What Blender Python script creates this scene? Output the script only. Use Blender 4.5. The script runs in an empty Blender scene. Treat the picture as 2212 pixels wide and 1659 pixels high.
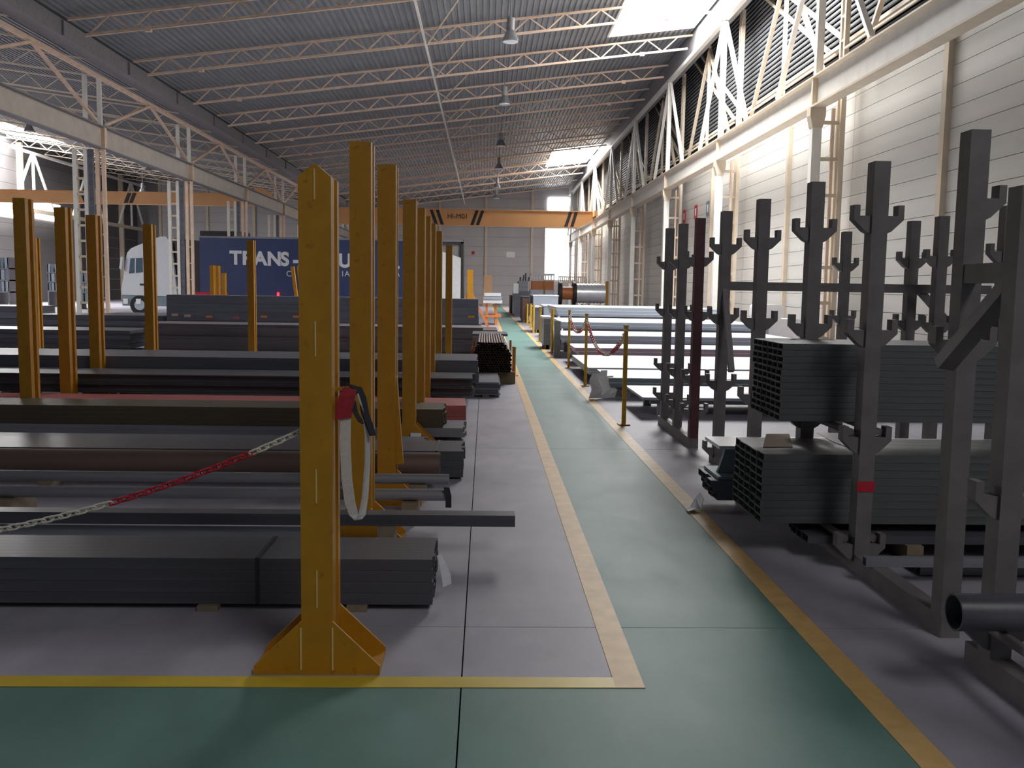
import bpy, math, random
from mathutils import Vector, Matrix
random.seed(7)
SC = bpy.context.scene
COL = SC.collection

# ---------------------------------------------------------------- camera, sky, lights, exposure
W, H = 2212, 1659
F, VX, VY, ROLL, EYE = 2006.0, 1049.3, 624.0, 0.0151, 1.6
_d = Vector((VX - W/2, -(VY - H/2), -F)).normalized()
_v = Vector((VX + 1000 - W/2, -(VY + 1000*ROLL - H/2), -F))
_u = _v.cross(_d).normalized()
if _u.y < 0: _u = -_u
_x = _d.cross(_u)
cam = bpy.data.objects.new('camera', bpy.data.cameras.new('camera'))
COL.objects.link(cam)
cam.data.sensor_fit = 'HORIZONTAL'; cam.data.sensor_width = 36.0
cam.data.lens = F*36.0/W
cam.data.clip_end = 400
cam.matrix_world = Matrix.Translation((0, 0, EYE)) @ Matrix((_x, _d, _u)).to_4x4()
SC.camera = cam

def RAY(px, py):
    c = Vector(((px - W/2)/F, -(py - H/2)/F, -1.0))
    return Vector((c.dot(_x), c.dot(_d), c.dot(_u)))
def aY(px, py, Y):                       # the point at depth Y seen at a photo pixel
    w = RAY(px, py); return Vector((0, 0, EYE)) + w*(Y/w.y)
def aZ(px, py, z):
    w = RAY(px, py); return Vector((0, 0, EYE)) + w*((z - EYE)/w.z)
def aX(px, py, X):
    w = RAY(px, py); return Vector((0, 0, EYE)) + w*(X/w.x)

wd = bpy.data.worlds.new('World'); SC.world = wd; wd.use_nodes = True
bg = wd.node_tree.nodes['Background']
bg.inputs[0].default_value = (0.74, 0.85, 1.0, 1); bg.inputs[1].default_value = 0.09

def area(name, loc, sx, sy, rad, rot=(0, 0, 0), col=(1, 1, 1)):
    l = bpy.data.lights.new(name, 'AREA'); l.shape = 'RECTANGLE'; l.size = sx; l.size_y = sy
    l.energy = rad*math.pi*sx*sy; l.color = col
    o = bpy.data.objects.new(name, l); o.location = loc; o.rotation_euler = rot; COL.objects.link(o)
    return o
RS = 0.13                                # roof slope
ZR0 = 9.62
def zroof(X): return ZR0 + RS*(X + 12.9) if X > -13.4 else ZR0 + RS*(-13.9 - X)
SKY_MAIN = [(-12.0, -2.0), (23.5, 39.0), (69.6, 79.6)]
SKX = (4.85, 8.35)
SKXS = [SKX, SKX, SKX]
SKRAD = [2.6, 17, 18]
for (a, b), r, SX in zip(SKY_MAIN, SKRAD, SKXS):
    xm = sum(SX)/2
    area('skylight_daylight', (xm, (a+b)/2, zroof(xm) - 0.02), (SX[1]-SX[0]-0.1)/math.cos(math.atan(RS)), b-a-0.1, r,
         (0, -math.atan(RS), 0), (0.97, 0.985, 1.0))
for _y, _l, _r in ((66.0, 12.0, 26), (26.0, 16.0, 26)):  # the nearer one is an unseen rooflight, added to light things from the left
    area('skylight_daylight', (-33.4, _y, zroof(-33.4) - 0.02), 4.2, _l, _r, (0, math.atan(RS), 0), (0.97, 0.985, 1.0))
SC.view_settings.view_transform = 'Standard'; SC.view_settings.look = 'None'
SC.view_settings.exposure = 0.60; SC.view_settings.gamma = 1.0
SC.view_settings.use_curve_mapping = False
SC.cycles.max_bounces = 8; SC.cycles.diffuse_bounces = 5; SC.cycles.glossy_bounces = 3
SC.cycles.sample_clamp_indirect = 6.0
SC.cycles.use_denoising = True

# ---------------------------------------------------------------- materials
def mat(name, col, rough=0.6, metal=0.0, var=0.12, scale=6.0, bump=0.0, stretch=None, spec=0.5, spots=None):
    m = bpy.data.materials.new(name); m.use_nodes = True
    n = m.node_tree.nodes; L = m.node_tree.links; b = n['Principled BSDF']
    b.inputs['Roughness'].default_value = rough; b.inputs['Metallic'].default_value = metal
    b.inputs['Specular IOR Level'].default_value = spec
    tc = n.new('ShaderNodeTexCoord'); mp = n.new('ShaderNodeMapping')
    L.new(tc.outputs['Object'], mp.inputs['Vector'])
    if stretch: mp.inputs['Scale'].default_value = stretch
    nz = n.new('ShaderNodeTexNoise'); nz.inputs['Scale'].default_value = scale; nz.inputs['Detail'].default_value = 6
    L.new(mp.outputs[0], nz.inputs['Vector'])
    r = n.new('ShaderNodeValToRGB')
    r.color_ramp.elements[0].position = 0.3; r.color_ramp.elements[1].position = 0.72
    r.color_ramp.elements[0].color = tuple(c*(1-var) for c in col)+(1,)
    r.color_ramp.elements[1].color = tuple(min(1, c*(1+var)) for c in col)+(1,)
    L.new(nz.outputs['Fac'], r.inputs['Fac'])
    out = r.outputs['Color']
    if spots:
        n2 = n.new('ShaderNodeTexNoise'); n2.inputs['Scale'].default_value = scale*2.3; n2.inputs['Detail'].default_value = 8
        L.new(mp.outputs[0], n2.inputs['Vector'])
        r2 = n.new('ShaderNodeValToRGB'); r2.color_ramp.elements[0].position = 0.62; r2.color_ramp.elements[1].position = 0.7
        L.new(n2.outputs['Fac'], r2.inputs['Fac'])
        mx = n.new('ShaderNodeMix'); mx.data_type = 'RGBA'
        L.new(r2.outputs['Color'], mx.inputs['Factor']); L.new(out, mx.inputs['A']); mx.inputs['B'].default_value = (*spots, 1)
        out = mx.outputs['Result']
    L.new(out, b.inputs['Base Color'])
    if bump:
        bp = n.new('ShaderNodeBump'); bp.inputs['Strength'].default_value = bump; bp.inputs['Distance'].default_value = 0.01
        L.new(nz.outputs['Fac'], bp.inputs['Height']); L.new(bp.outputs[0], b.inputs['Normal'])
    return m
def emit(name, col, s):
    m = bpy.data.materials.new(name); m.use_nodes = True
    b = m.node_tree.nodes['Principled BSDF']
    b.inputs['Base Color'].default_value = (*col, 1); b.inputs['Emission Color'].default_value = (*col, 1)
    b.inputs['Emission Strength'].default_value = s
    return m

M = {}
M['yellow'] = mat('safety_yellow_paint', (0.47, 0.212, 0.007), 0.5, var=0.10, scale=9, spots=(0.36, 0.155, 0.008))
M['yellow_worn'] = mat('bollard_paint', (0.62, 0.36, 0.03), 0.55, var=0.2, scale=14)
M['seam'] = mat('weld_bead', (0.75, 0.58, 0.25), 0.5)
M['cream'] = mat('cream_steel_paint', (0.66, 0.56, 0.43), 0.5, var=0.08, scale=3)
M['cream_dull'] = mat('dusty_cream_paint', (0.80, 0.60, 0.45), 0.6, var=0.12, scale=3)
M['white_paint'] = mat('white_steel_paint', (0.78, 0.75, 0.69), 0.45, var=0.06, scale=3)
M['girder'] = mat('girder_paint', (0.52, 0.47, 0.41), 0.45, var=0.1, scale=2)
M['deck'] = mat('grey_roof_deck', (0.23, 0.245, 0.26), 0.5, 0.0, var=0.1, scale=1.2)
M['deckw'] = mat('grey_wall_deck', (0.12, 0.125, 0.135), 0.6, 0.0, var=0.1, scale=1.2, spec=0.2)
M['gutter'] = mat('grey_gutter_steel', (0.26, 0.25, 0.26), 0.6)
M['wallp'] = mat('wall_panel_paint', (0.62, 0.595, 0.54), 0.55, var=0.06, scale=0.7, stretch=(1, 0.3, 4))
M['wallf'] = mat('end_wall_paint', (0.52, 0.50, 0.50), 0.6, var=0.05, scale=0.5)
M['dark'] = mat('black_mill_steel', (0.085, 0.085, 0.10), 0.36, 0.0, var=0.3, scale=3, stretch=(0.15, 3, 3))
M['dark2'] = mat('dark_blue_steel', (0.115, 0.12, 0.15), 0.38, 0.0, var=0.25, scale=3, stretch=(0.15, 3, 3))
M['mid'] = mat('grey_mill_steel', (0.24, 0.24, 0.265), 0.38, 0.1, var=0.25, scale=3, stretch=(0.15, 4, 4))
M['purple'] = mat('brown_grey_steel', (0.17, 0.15, 0.16), 0.45, 0.0, var=0.2, scale=3, stretch=(0.15, 4, 4))
M['rust'] = mat('rusty_tube', (0.11, 0.062, 0.048), 0.6, 0.3, var=0.4, scale=10)
M['brown'] = mat('brown_primer_pipe', (0.16, 0.105, 0.09), 0.5, 0.2, var=0.15, scale=4, stretch=(0.2, 3, 3))
M['olive'] = mat('olive_brown_steel', (0.10, 0.078, 0.05), 0.5, 0.3, var=0.2, scale=4, stretch=(0.2, 3, 3))
M['redlead'] = mat('red_primer_steel', (0.42, 0.11, 0.11), 0.5, 0.0, var=0.12, scale=4, stretch=(0.2, 3, 3))
M['rack'] = mat('rack_grey_paint', (0.165, 0.145, 0.145), 0.5, var=0.18, scale=7)
M['rack_red'] = mat('rack_maroon_paint', (0.10, 0.032, 0.038), 0.5, var=0.18, scale=7)
M['galv'] = mat('galvanised_sheet', (0.84, 0.85, 0.88), 0.3, 0.35, var=0.06, scale=3)
M['galvside'] = mat('sheet_stack_edge', (0.40, 0.45, 0.52), 0.4, 0.4, var=0.15, scale=8, stretch=(0.1, 0.1, 30))
M['pinkside'] = mat('sheet_edge_pink', (0.45, 0.30, 0.36), 0.5, 0.1, var=0.15, scale=8, stretch=(0.1, 0.1, 30))
M['tubeg'] = mat('grey_tube', (0.125, 0.13, 0.13), 0.45, 0.3, var=0.2, scale=5, stretch=(0.2, 4, 4))
M['tubed'] = mat('inside_of_tube', (0.03, 0.03, 0.036), 0.6)
M['teal'] = mat('blue_grey_beam', (0.20, 0.25, 0.29), 0.4, 0.2, var=0.08, scale=3)
M['navy'] = mat('navy_tarpaulin', (0.03, 0.045, 0.125), 0.5, var=0.12, scale=1.2)
M['cab'] = mat('white_truck_paint', (0.66, 0.68, 0.72), 0.35, var=0.03)
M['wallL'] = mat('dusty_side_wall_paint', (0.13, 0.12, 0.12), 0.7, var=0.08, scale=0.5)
M['glass'] = mat('dark_cab_glass', (0.10, 0.14, 0.19), 0.1)
M['rubber'] = mat('black_rubber', (0.02, 0.02, 0.022), 0.8)
M['white'] = mat('white_plastic', (0.8, 0.8, 0.8), 0.5, var=0.04)
M['letter'] = mat('white_lettering', (0.62, 0.63, 0.66), 0.5, var=0.03)
M['red'] = mat('red_plastic', (0.50, 0.012, 0.03), 0.4, var=0.1)
M['chainw'] = mat('white_chain_plastic', (0.72, 0.65, 0.56), 0.45, var=0.08)
M['strapw'] = mat('white_polyester_webbing', (0.62, 0.58, 0.56), 0.8, var=0.08, scale=60)
M['strapr'] = mat('red_sleeve_fabric', (0.36, 0.02, 0.035), 0.7, var=0.2, scale=30)
M['strapb'] = mat('black_webbing', (0.025, 0.025, 0.035), 0.8)
M['craney'] = mat('crane_orange_paint', (0.74, 0.38, 0.15), 0.5, var=0.08, scale=0.6)
M['black'] = mat('black_paint', (0.03, 0.025, 0.025), 0.6)
M['orange'] = mat('orange_paint', (0.62, 0.20, 0.06), 0.5, var=0.1)
M['crate'] = mat('brown_cardboard', (0.42, 0.25, 0.14), 0.8, var=0.12)
M['paper'] = mat('tan_paper', (0.50, 0.36, 0.26), 0.8, var=0.06)
M['film'] = mat('clear_plastic_film', (0.75, 0.75, 0.80), 0.25, var=0.05)
M['line'] = mat('yellow_floor_paint', (0.66, 0.41, 0.15), 0.5, var=0.12, scale=9, spots=(0.62, 0.45, 0.26))
M['line_front'] = mat('fresh_yellow_floor_paint', (0.66, 0.47, 0.035), 0.45, var=0.08, scale=5)
M['lampm'] = mat('lamp_aluminium', (0.45, 0.46, 0.48), 0.25, 0.8)
M['lens'] = mat('lamp_glass', (0.85, 0.87, 0.9), 0.15)
M['wood'] = mat('timber_bearer', (0.25, 0.19, 0.13), 0.8, var=0.2, scale=6)
M['lit'] = emit('lit_window', (1, 1, 1), 6.0)
M['glow_panel'] = emit('glowing_wall_patch', (1, 1, 1), 4.0)  # emissive stand-in for the bright area on the end wall
M['tail'] = emit('red_marker_lamp', (1.0, 0.02, 0.03), 3.0)
M['pane'] = emit('daylit_frosted_rooflight', (1, 1, 1), 2.5)
M['underlay'] = mat('dark_joint_filler', (0.02, 0.025, 0.025), 0.9)

# floor: grey epoxy with green walkway paint
def floor_mat():
    m = bpy.data.materials.new('epoxy_floor'); m.use_nodes = True
    n = m.node_tree.nodes; L = m.node_tree.links; b = n['Principled BSDF']
    g = n.new('ShaderNodeNewGeometry'); s = n.new('ShaderNodeSeparateXYZ'); L.new(g.outputs['Position'], s.inputs[0])
    def cmp(sock, op, v):
        k = n.new('ShaderNodeMath'); k.operation = op; L.new(sock, k.inputs[0]); k.inputs[1].default_value = v; return k.outputs[0]
    def mth(op, a, c):
        k = n.new('ShaderNodeMath'); k.operation = op; L.new(a, k.inputs[0]); L.new(c, k.inputs[1]); return k.outputs[0]
    ais = mth('MULTIPLY', cmp(s.outputs[0], 'GREATER_THAN', 0.6), cmp(s.outputs[0], 'LESS_THAN', 1.58))
    fro = mth('MULTIPLY', cmp(s.outputs[1], 'LESS_THAN', 3.64), cmp(s.outputs[0], 'LESS_THAN', 1.58))
    msk = mth('MAXIMUM', ais, fro)
    def nz(sc, det, stretch=None):
        k = n.new('ShaderNodeTexNoise'); k.inputs['Scale'].default_value = sc; k.inputs['Detail'].default_value = det
        if stretch:
            mp = n.new('ShaderNodeMapping'); mp.inputs['Scale'].default_value = stretch
            L.new(g.outputs['Position'], mp.inputs[0]); L.new(mp.outputs[0], k.inputs['Vector'])
        else: L.new(g.outputs['Position'], k.inputs['Vector'])
        return k.outputs['Fac']
    def ramp(f, a, c, p0=0.3, p1=0.7):
        r = n.new('ShaderNodeValToRGB'); L.new(f, r.inputs[0])
        r.color_ramp.elements[0].position = p0; r.color_ramp.elements[1].position = p1
        r.color_ramp.elements[0].color = (*a, 1); r.color_ramp.elements[1].color = (*c, 1); return r.outputs[0]
    n1 = nz(1.1, 7); n2 = nz(5, 6, (1, 0.5, 1))
    grey = ramp(n1, (0.33, 0.31, 0.36), (0.43, 0.41, 0.465)); green = ramp(n1, (0.10, 0.215, 0.18), (0.14, 0.265, 0.235))
    mx = n.new('ShaderNodeMix'); mx.data_type = 'RGBA'
    L.new(msk, mx.inputs['Factor']); L.new(grey, mx.inputs['A']); L.new(green, mx.inputs['B'])
    m2 = n.new('ShaderNodeMix'); m2.data_type = 'RGBA'; m2.blend_type = 'MULTIPLY'; m2.inputs['Factor'].default_value = 0.5
    L.new(mx.outputs['Result'], m2.inputs['A']); L.new(ramp(n2, (0.72, 0.72, 0.72), (1.1, 1.1, 1.1)), m2.inputs['B'])
    L.new(m2.outputs['Result'], b.inputs['Base Color'])
    rr = n.new('ShaderNodeMapRange'); rr.inputs['To Min'].default_value = 0.48; rr.inputs['To Max'].default_value = 0.58; b.inputs['Specular IOR Level'].default_value = 0.42
    L.new(n2, rr.inputs['Value']); L.new(rr.outputs[0], b.inputs['Roughness'])
    return m
M['floor'] = floor_mat()

# ---------------------------------------------------------------- mesh helpers
class MB:
    def __init__(s): s.v = []; s.f = []; s.smooth = set()
    def add(s, vs, fs, smooth=False):
        k = len(s.v); s.v += [tuple(v) for v in vs]
        for f in fs:
            if smooth: s.smooth.add(len(s.f))
            s.f.append(tuple(i + k for i in f))
        return s
    def box(s, x0, x1, y0, y1, z0, z1):
        return s.add([(x0,y0,z0),(x1,y0,z0),(x1,y1,z0),(x0,y1,z0),(x0,y0,z1),(x1,y0,z1),(x1,y1,z1),(x0,y1,z1)],
                     [(0,3,2,1),(4,5,6,7),(0,1,5,4),(1,2,6,5),(2,3,7,6),(3,0,4,7)])
    def bar(s, p, q, w, h, up=(0, 0, 1)):
        p, q = Vector(p), Vector(q); d = (q - p).normalized(); up = Vector(up)
        if abs(d.dot(up)) > 0.99: up = Vector((1, 0, 0))
        a = d.cross(up).normalized()*(w/2); b = a.cross(d).normalized()*(h/2)
        return s.add([p-a-b, p+a-b, p+a+b, p-a+b, q-a-b, q+a-b, q+a+b, q-a+b],
                     [(0,1,2,3),(7,6,5,4),(0,4,5,1),(1,5,6,2),(2,6,7,3),(3,7,4,0)])
    def tube(s, p, q, r, n=10, r2=None, caps=True):
        p, q = Vector(p), Vector(q); d = (q - p).normalized()
        up = Vector((0, 0, 1)) if abs(d.z) < 0.9 else Vector((1, 0, 0))
        a = d.cross(up).normalized(); b = a.cross(d).normalized(); r2 = r if r2 is None else r2
        vs = []
        for (c, rr) in ((p, r), (q, r2)):
            for i in range(n):
                t = 2*math.pi*i/n; vs.append(c + a*(rr*math.cos(t)) + b*(rr*math.sin(t)))
        s.add(vs, [(i, (i+1) % n, n+(i+1) % n, n+i) for i in range(n)], True)
        if caps: s.add(vs, [tuple(reversed(range(n))), tuple(range(n, 2*n))])
        return s
    def pipe(s, p, q, r, t, n=14):         # hollow, axis p-q
        p, q = Vector(p), Vector(q); d = (q - p).normalized()
        up = Vector((0, 0, 1)) if abs(d.z) < 0.9 else Vector((1, 0, 0))
        a = d.cross(up).normalized(); b = a.cross(d).normalized(); vs = []
        for rr in (r, r-t):
            for c in (p, q):
                for i in range(n):
                    k = 2*math.pi*i/n; vs.append(c + a*(rr*math.cos(k)) + b*(rr*math.sin(k)))
        N = n; fs = []; sm = []
        for i in range(n):
            j = (i+1) % n
            sm += [(i, j, N+j, N+i), (2*N+j, 2*N+i, 3*N+i, 3*N+j)]
            fs += [(j, i, 2*N+i, 2*N+j), (N+i, N+j, 3*N+j, 3*N+i)]
        s.add(vs, sm, True); s.add(vs, fs); return s
    def rhs(s, x0, x1, h, w, t):           # hollow rectangular tube along x, origin at lower front edge (y 0..w, z 0..h)
        o = [(0, 0), (w, 0), (w, h), (0, h)]; i = [(t, t), (w-t, t), (w-t, h-t), (t, h-t)]
        vs = [(x, y, z) for x in (x0, x1) for (y, z) in o+i]
        fs = []
        for k in range(4):
            j = (k+1) % 4
            fs += [(k, j, 8+j, 8+k), (4+j, 4+k, 12+k, 12+j), (j, k, 4+k, 4+j), (8+k, 8+j, 12+j, 12+k)]
        return s.add(vs, fs)
    def prism(s, poly, axis, a, b):        # poly in the other two axes (xz for 'y', yz for 'x', xy for 'z')
        def P(u, v, w): return {'y': (u, w, v), 'x': (w, u, v), 'z': (u, v, w)}[axis]
        n = len(poly)
        vs = [P(u, v, a) for u, v in poly] + [P(u, v, b) for u, v in poly]
        return s.add(vs, [tuple(range(n)), tuple(range(2*n-1, n-1, -1))] + [((i+1) % n, i, n+i, n+(i+1) % n) for i in range(n)])
    def ibeam(s, x0, x1, y0, y1, z0, z1, tf, tw):
        ym = (y0+y1)/2
        s.box(x0, x1, y0, y1, z0, z0+tf); s.box(x0, x1, y0, y1, z1-tf, z1); s.box(x0, x1, ym-tw/2, ym+tw/2, z0+tf, z1-tf); return s
    def ribbon(s, pts, wid, th):
        vs = []; n = len(pts); fs = []
        for i in range(n):
            p = Vector(pts[i]); w = Vector(wid[i]); t = (Vector(pts[min(i+1, n-1)]) - Vector(pts[max(i-1, 0)])).normalized()
            nn = t.cross(w).normalized()*(th/2)
            vs += [p-w-nn, p+w-nn, p+w+nn, p-w+nn]
        for i in range(n-1):
            for k in range(4):
                j = (k+1) % 4; fs.append((4*i+k, 4*i+j, 4*i+4+j, 4*i+4+k))
        fs += [(3, 2, 1, 0), (4*n-4, 4*n-3, 4*n-2, 4*n-1)]
        return s.add(vs, fs)
    def mesh(s, name, m, off=(0, 0, 0)):
        me = bpy.data.meshes.new(name)
        o = Vector(off)
        me.from_pydata([tuple(Vector(v) - o) for v in s.v], [], s.f)
        if s.smooth:
            for i in s.smooth: me.polygons[i].use_smooth = True
        me.validate(); me.update()
        import bmesh
        bm = bmesh.new(); bm.from_mesh(me); bmesh.ops.recalc_face_normals(bm, faces=bm.faces); bm.to_mesh(me); bm.free()
        me.materials.append(M[m] if isinstance(m, str) else m)
        return me
    def build(s, name, m, parent=None, **k):
        off = worg(parent) if parent else Vector((0, 0, 0))
        return place(s.mesh(name, m, off), name, parent, (0, 0, 0), **k)

def worg(o):
    p = Vector((0, 0, 0))
    while o: p += o.location; o = o.parent
    return p
def place(me, name, parent=None, loc=(0, 0, 0), rot=None, **k):
    o = bpy.data.objects.new(name, me); COL.objects.link(o); o.location = loc
    if rot: o.rotation_euler = rot
    if parent: o.parent = parent
    for a, b in k.items(): o[a] = b
    return o
def tag(o, label=None, cat=None, group=None, kind=None):
    if label: o['label'] = label
    if cat: o['category'] = cat
    if group: o['group'] = group
    if kind: o['kind'] = kind
    return o
def thing(name, label, cat, loc=(0, 0, 0), group=None, kind=None):
    o = bpy.data.objects.new(name, None); COL.objects.link(o); o.location = loc; o.empty_display_size = 0.1
    return tag(o, label, cat, group, kind)
def struct(name, loc=(0, 0, 0), label=None, cat=None, group=None):
    return thing(name, label, cat, loc, group, 'structure')
def text(s, size, loc, rot, m, parent, name='lettering', bold=0.0, spacing=1.0, depth=0.01):
    c = bpy.data.curves.new('t', 'FONT'); c.body = s; c.size = size; c.offset = bold; c.extrude = depth; c.space_character = spacing
    t = bpy.data.objects.new('t', c); COL.objects.link(t)
    dg = bpy.context.evaluated_depsgraph_get(); me = bpy.data.meshes.new_from_object(t.evaluated_get(dg))
    bpy.data.objects.remove(t); me.materials.clear(); me.materials.append(M[m])
    return place(me, name, parent, Vector(loc) - worg(parent), rot)

YB, YE = -12.5, 98.0                     # hall from behind the camera to the far wall
XR, XL = 8.4, -13.66                     # column lines
SP, Y0 = 9.885, 24.11
COLS = [Y0 + SP*i for i in range(-3, 8)]
ZG0, ZG1 = 6.32, 7.1                     # crane girder
ZCR, ZCL = 11.35, 8.85                   # truss top chords

# ---------------------------------------------------------------- floor
fl = struct('floor', (0, 0, 0))
b = MB(); b.box(-36, 9.5, YB, YE, -0.2, -0.02); b.build('joint_filler', 'underlay', fl)
xs = [-36, -30.08, -25.08, -20.08, -15.08, -10.08, -5.08, -0.08, 4.92, 9.5]
ys = [YB] + [4.28 + 5.0*i for i in range(-3, 19)] + [YE]
G = 0.003
for i in range(len(xs)-1):
    for j in range(len(ys)-1):
        b = MB(); b.box(xs[i]+G, xs[i+1]-G, ys[j]+G, ys[j+1]-G, -0.02, 0); b.build('slab', 'floor', fl)
def fline(label, poly, m):
    b = MB(); b.prism(poly, 'z', 0.0005, 0.003)
    tag(b.build('floor_marking', m), label, 'floor marking', kind='thing')
fline('long worn yellow line along the left edge of the green walkway', [(0.545, 3.60), (0.665, 3.60), (0.665, 97), (0.545, 97)], 'line')
fline('long worn yellow line along the right edge of the green walkway', [(1.50, 1.0), (1.62, 1.0), (1.62, 97), (1.50, 97)], 'line')
fline('bright yellow line across the floor in front of the splayed post', [(-14, 3.60), (0.545, 3.60), (0.545, 3.70), (-14, 3.70)], 'line_front')

# ---------------------------------------------------------------- roof
PUR = [29.35 + 5.22*i for i in range(-7, 13)]
PURV = [y for y in PUR if y > 10]
ce = struct('ceiling')
def corr(x0, x1, y0, y1, zf, pitch=0.22, dep=0.055):
    b = MB(); prof = []; x = x0
    while x < x1 - 1e-6:
        for dx, dz in ((0, 0), (0.08, 0), (0.11, dep), (0.19, dep)):
            if x + dx < x1: prof.append((x+dx, zf(x+dx)+dz))
        x += pitch
    prof.append((x1, zf(x1)))
    vs = [(x, y0, z) for x, z in prof] + [(x, y1, z) for x, z in prof]; n = len(prof)
    b.add(vs, [(i, i+1, n+i+1, n+i) for i in range(n-1)])
    b.add([(x0, y0, zf(x0)+0.12), (x1, y0, zf(x1)+0.12), (x1, y1, zf(x1)+0.12), (x0, y1, zf(x0)+0.12)], [(0, 1, 2, 3)])
    return b
yb = sorted(set([YB] + PUR + [YE] + [v for s in SKY_MAIN for v in s]))
yb = [y for y in yb if YB <= y <= YE]
for a, c in zip(yb[:-1], yb[1:]):
    if c - a < 0.01: continue
    holes = [x for s, x in zip(SKY_MAIN, SKXS) if s[0] - 0.01 <= a and c <= s[1] + 0.01]
    for x0, x1 in ([(-13.4, holes[0][0]), (holes[0][1], 9.5)] if holes else [(-13.4, 9.5)]):
        corr(x0, x1, a, c, zroof).build('roof_sheet', 'deck', ce)
for a, c in ((YB, 18), (18, 34), (34, 58), (58, 60), (60, 72), (72, YE)):
    hs = [(-36.2, -35.5), (-31.3, -13.4)] if a in (18, 60) else [(-36.2, -13.4)]
    for x0, x1 in hs: corr(x0, x1, a, c, zroof).build('roof_sheet', 'deck', ce)
for k, (a, c) in enumerate(SKY_MAIN):
    w = struct('window_%d' % (k+1)); SKX = SKXS[k]
    b = MB(); z0, z1 = zroof(SKX[0]), zroof(SKX[1])
    b.add([(SKX[0], a, z0+.05), (SKX[1], a, z1+.05), (SKX[1], c, z1+.05), (SKX[0], c, z0+.05)], [(0, 1, 2, 3)]); b.build('pane', 'pane', w)
    b = MB()
    for p, q in (((SKX[0], a, z0), (SKX[1], a, z1)), ((SKX[0], c, z0), (SKX[1], c, z1)), ((SKX[0], a, z0), (SKX[0], c, z0)), ((SKX[1], a, z1), (SKX[1], c, z1))):
        b.bar(p, q, 0.08, 0.1)
    b.build('frame', 'white_paint', w)
for k, (a, c) in enumerate(((60, 72), (18, 34))):  # second pane belongs to the added rooflight, out of view
    w = struct('window_%d' % (4+k)); b = MB()
    b.add([(-35.5, a, zroof(-35.5)+.05), (-31.3, a, zroof(-31.3)+.05), (-31.3, c, zroof(-31.3)+.05), (-35.5, c, zroof(-35.5)+.05)], [(0, 1, 2, 3)]); b.build('pane', 'pane', w)

# lattice purlins of the main bay
def zpb(X): return 8.95 + RS*(X + 12.9)
DEP = 0.52
def mesh_bar(p, q, w, h, name, m):
    b = MB(); b.bar(p, q, w, h, up=(0, 1, 0)); return b.mesh(name, m)
XA, XB = -12.7, 8.3
PER = 1.29
topc = mesh_bar((XA, 0, zpb(XA)+DEP), (9.2, 0, zpb(9.2)+DEP), 0.07, 0.09, 'top_chord', 'cream_dull')
botc = mesh_bar((XA+0.5, 0, zpb(XA+.5)), (XB, 0, zpb(XB)), 0.08, 0.085, 'bottom_chord', 'cream_dull')
w1 = mesh_bar((0, 0, 0), (PER/2, 0, DEP+RS*PER/2), 0.045, 0.045, 'web_bar', 'cream_dull')
w2 = mesh_bar((0, 0, 0), (-PER/2, 0, DEP-RS*PER/2), 0.045, 0.045, 'web_bar', 'cream_dull')
b = MB(); b.box(-0.09, 0.09, -0.07, 0.07, -0.1, 0.05); clip = b.mesh('clip', 'cream_dull')
for k, y in enumerate(PURV):
    t = struct('roof_joist', (0, y, 0), 'cream steel lattice joist spanning under the grey corrugated roof', 'joist', 'lattice joists under the roof')
    place(topc, 'top_chord', t); place(botc, 'bottom_chord', t)
    for xc in (XA+2.4, XB-1.9): place(clip, 'clip', t, (xc, 0, zpb(xc)))
    x = XA + 0.6
    while x < XB - 0.2:
        place(w1, 'web_bar', t, (x, 0, zpb(x)))
        if x > XA + 0.8: place(w2, 'web_bar', t, (x, 0, zpb(x)))
        x += PER
# left bay joists (seen through the truss)
for k in range(13):
    y = 29.35 + 5.22*k
    t = struct('roof_joist', (0, y, 0), 'dusty lattice joist beyond the left row of columns', 'joist', 'joists of the neighbouring bay')
    b = MB(); b.bar((-13.9, y, zpb(XA)+DEP), (-35.5, y, zpb(XA)+DEP+RS*21.6), 0.05, 0.07, up=(0, 1, 0)); b.build('top_chord', 'cream', t)
    b = MB(); b.bar((-14.2, y, zpb(XA)), (-35.2, y, zpb(XA)+RS*21.), 0.06, 0.06, up=(0, 1, 0)); b.build('bottom_chord', 'cream', t)
    b = MB(); x = 14.4
    while x < 35:
        b.bar((-x, y, zpb(XA)+RS*(x-14.2)), (-x-.65, y, zpb(XA)+DEP+RS*(x-13.55)), 0.035, 0.035)
        b.bar((-x-.65, y, zpb(XA)+DEP+RS*(x-13.55)), (-x-1.3, y, zpb(XA)+RS*(x-12.9)), 0.035, 0.035); x += 1.3
    b.build('web', 'cream', t)
# tie rod with bracing struts
XT = -2.25
tr = struct('tie_beam', (XT, 20, 0), 'long cream tie tube running under the joists towards the far wall', 'tie')
b = MB(); b.bar((XT, 10, zpb(XT)-.07), (XT, YE-.5, zpb(XT)-.07), 0.075, 0.075); b.build('tube', 'white_paint', tr)
for a, c in zip(PURV[:-1], PURV[1:]):
    b = MB(); b.bar((XT, c, zpb(XT)-.07), (XT+1.4, a, zpb(XT+1.4)-.03), 0.05, 0.05); b.build('strut', 'cream', tr)

# valley gutter over the left columns
b = MB(); b.box(-13.45, -12.85, 8, YE, 9.0, 9.5)
for y in PURV: b.box(-12.85, -12.78, y-0.1, y+0.1, 9.0, 9.45)
g = struct('valley_gutter', (0, 0, 0), 'grey steel valley gutter beam above the left truss', 'gutter'); b.build('channel', 'gutter', g)

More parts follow.
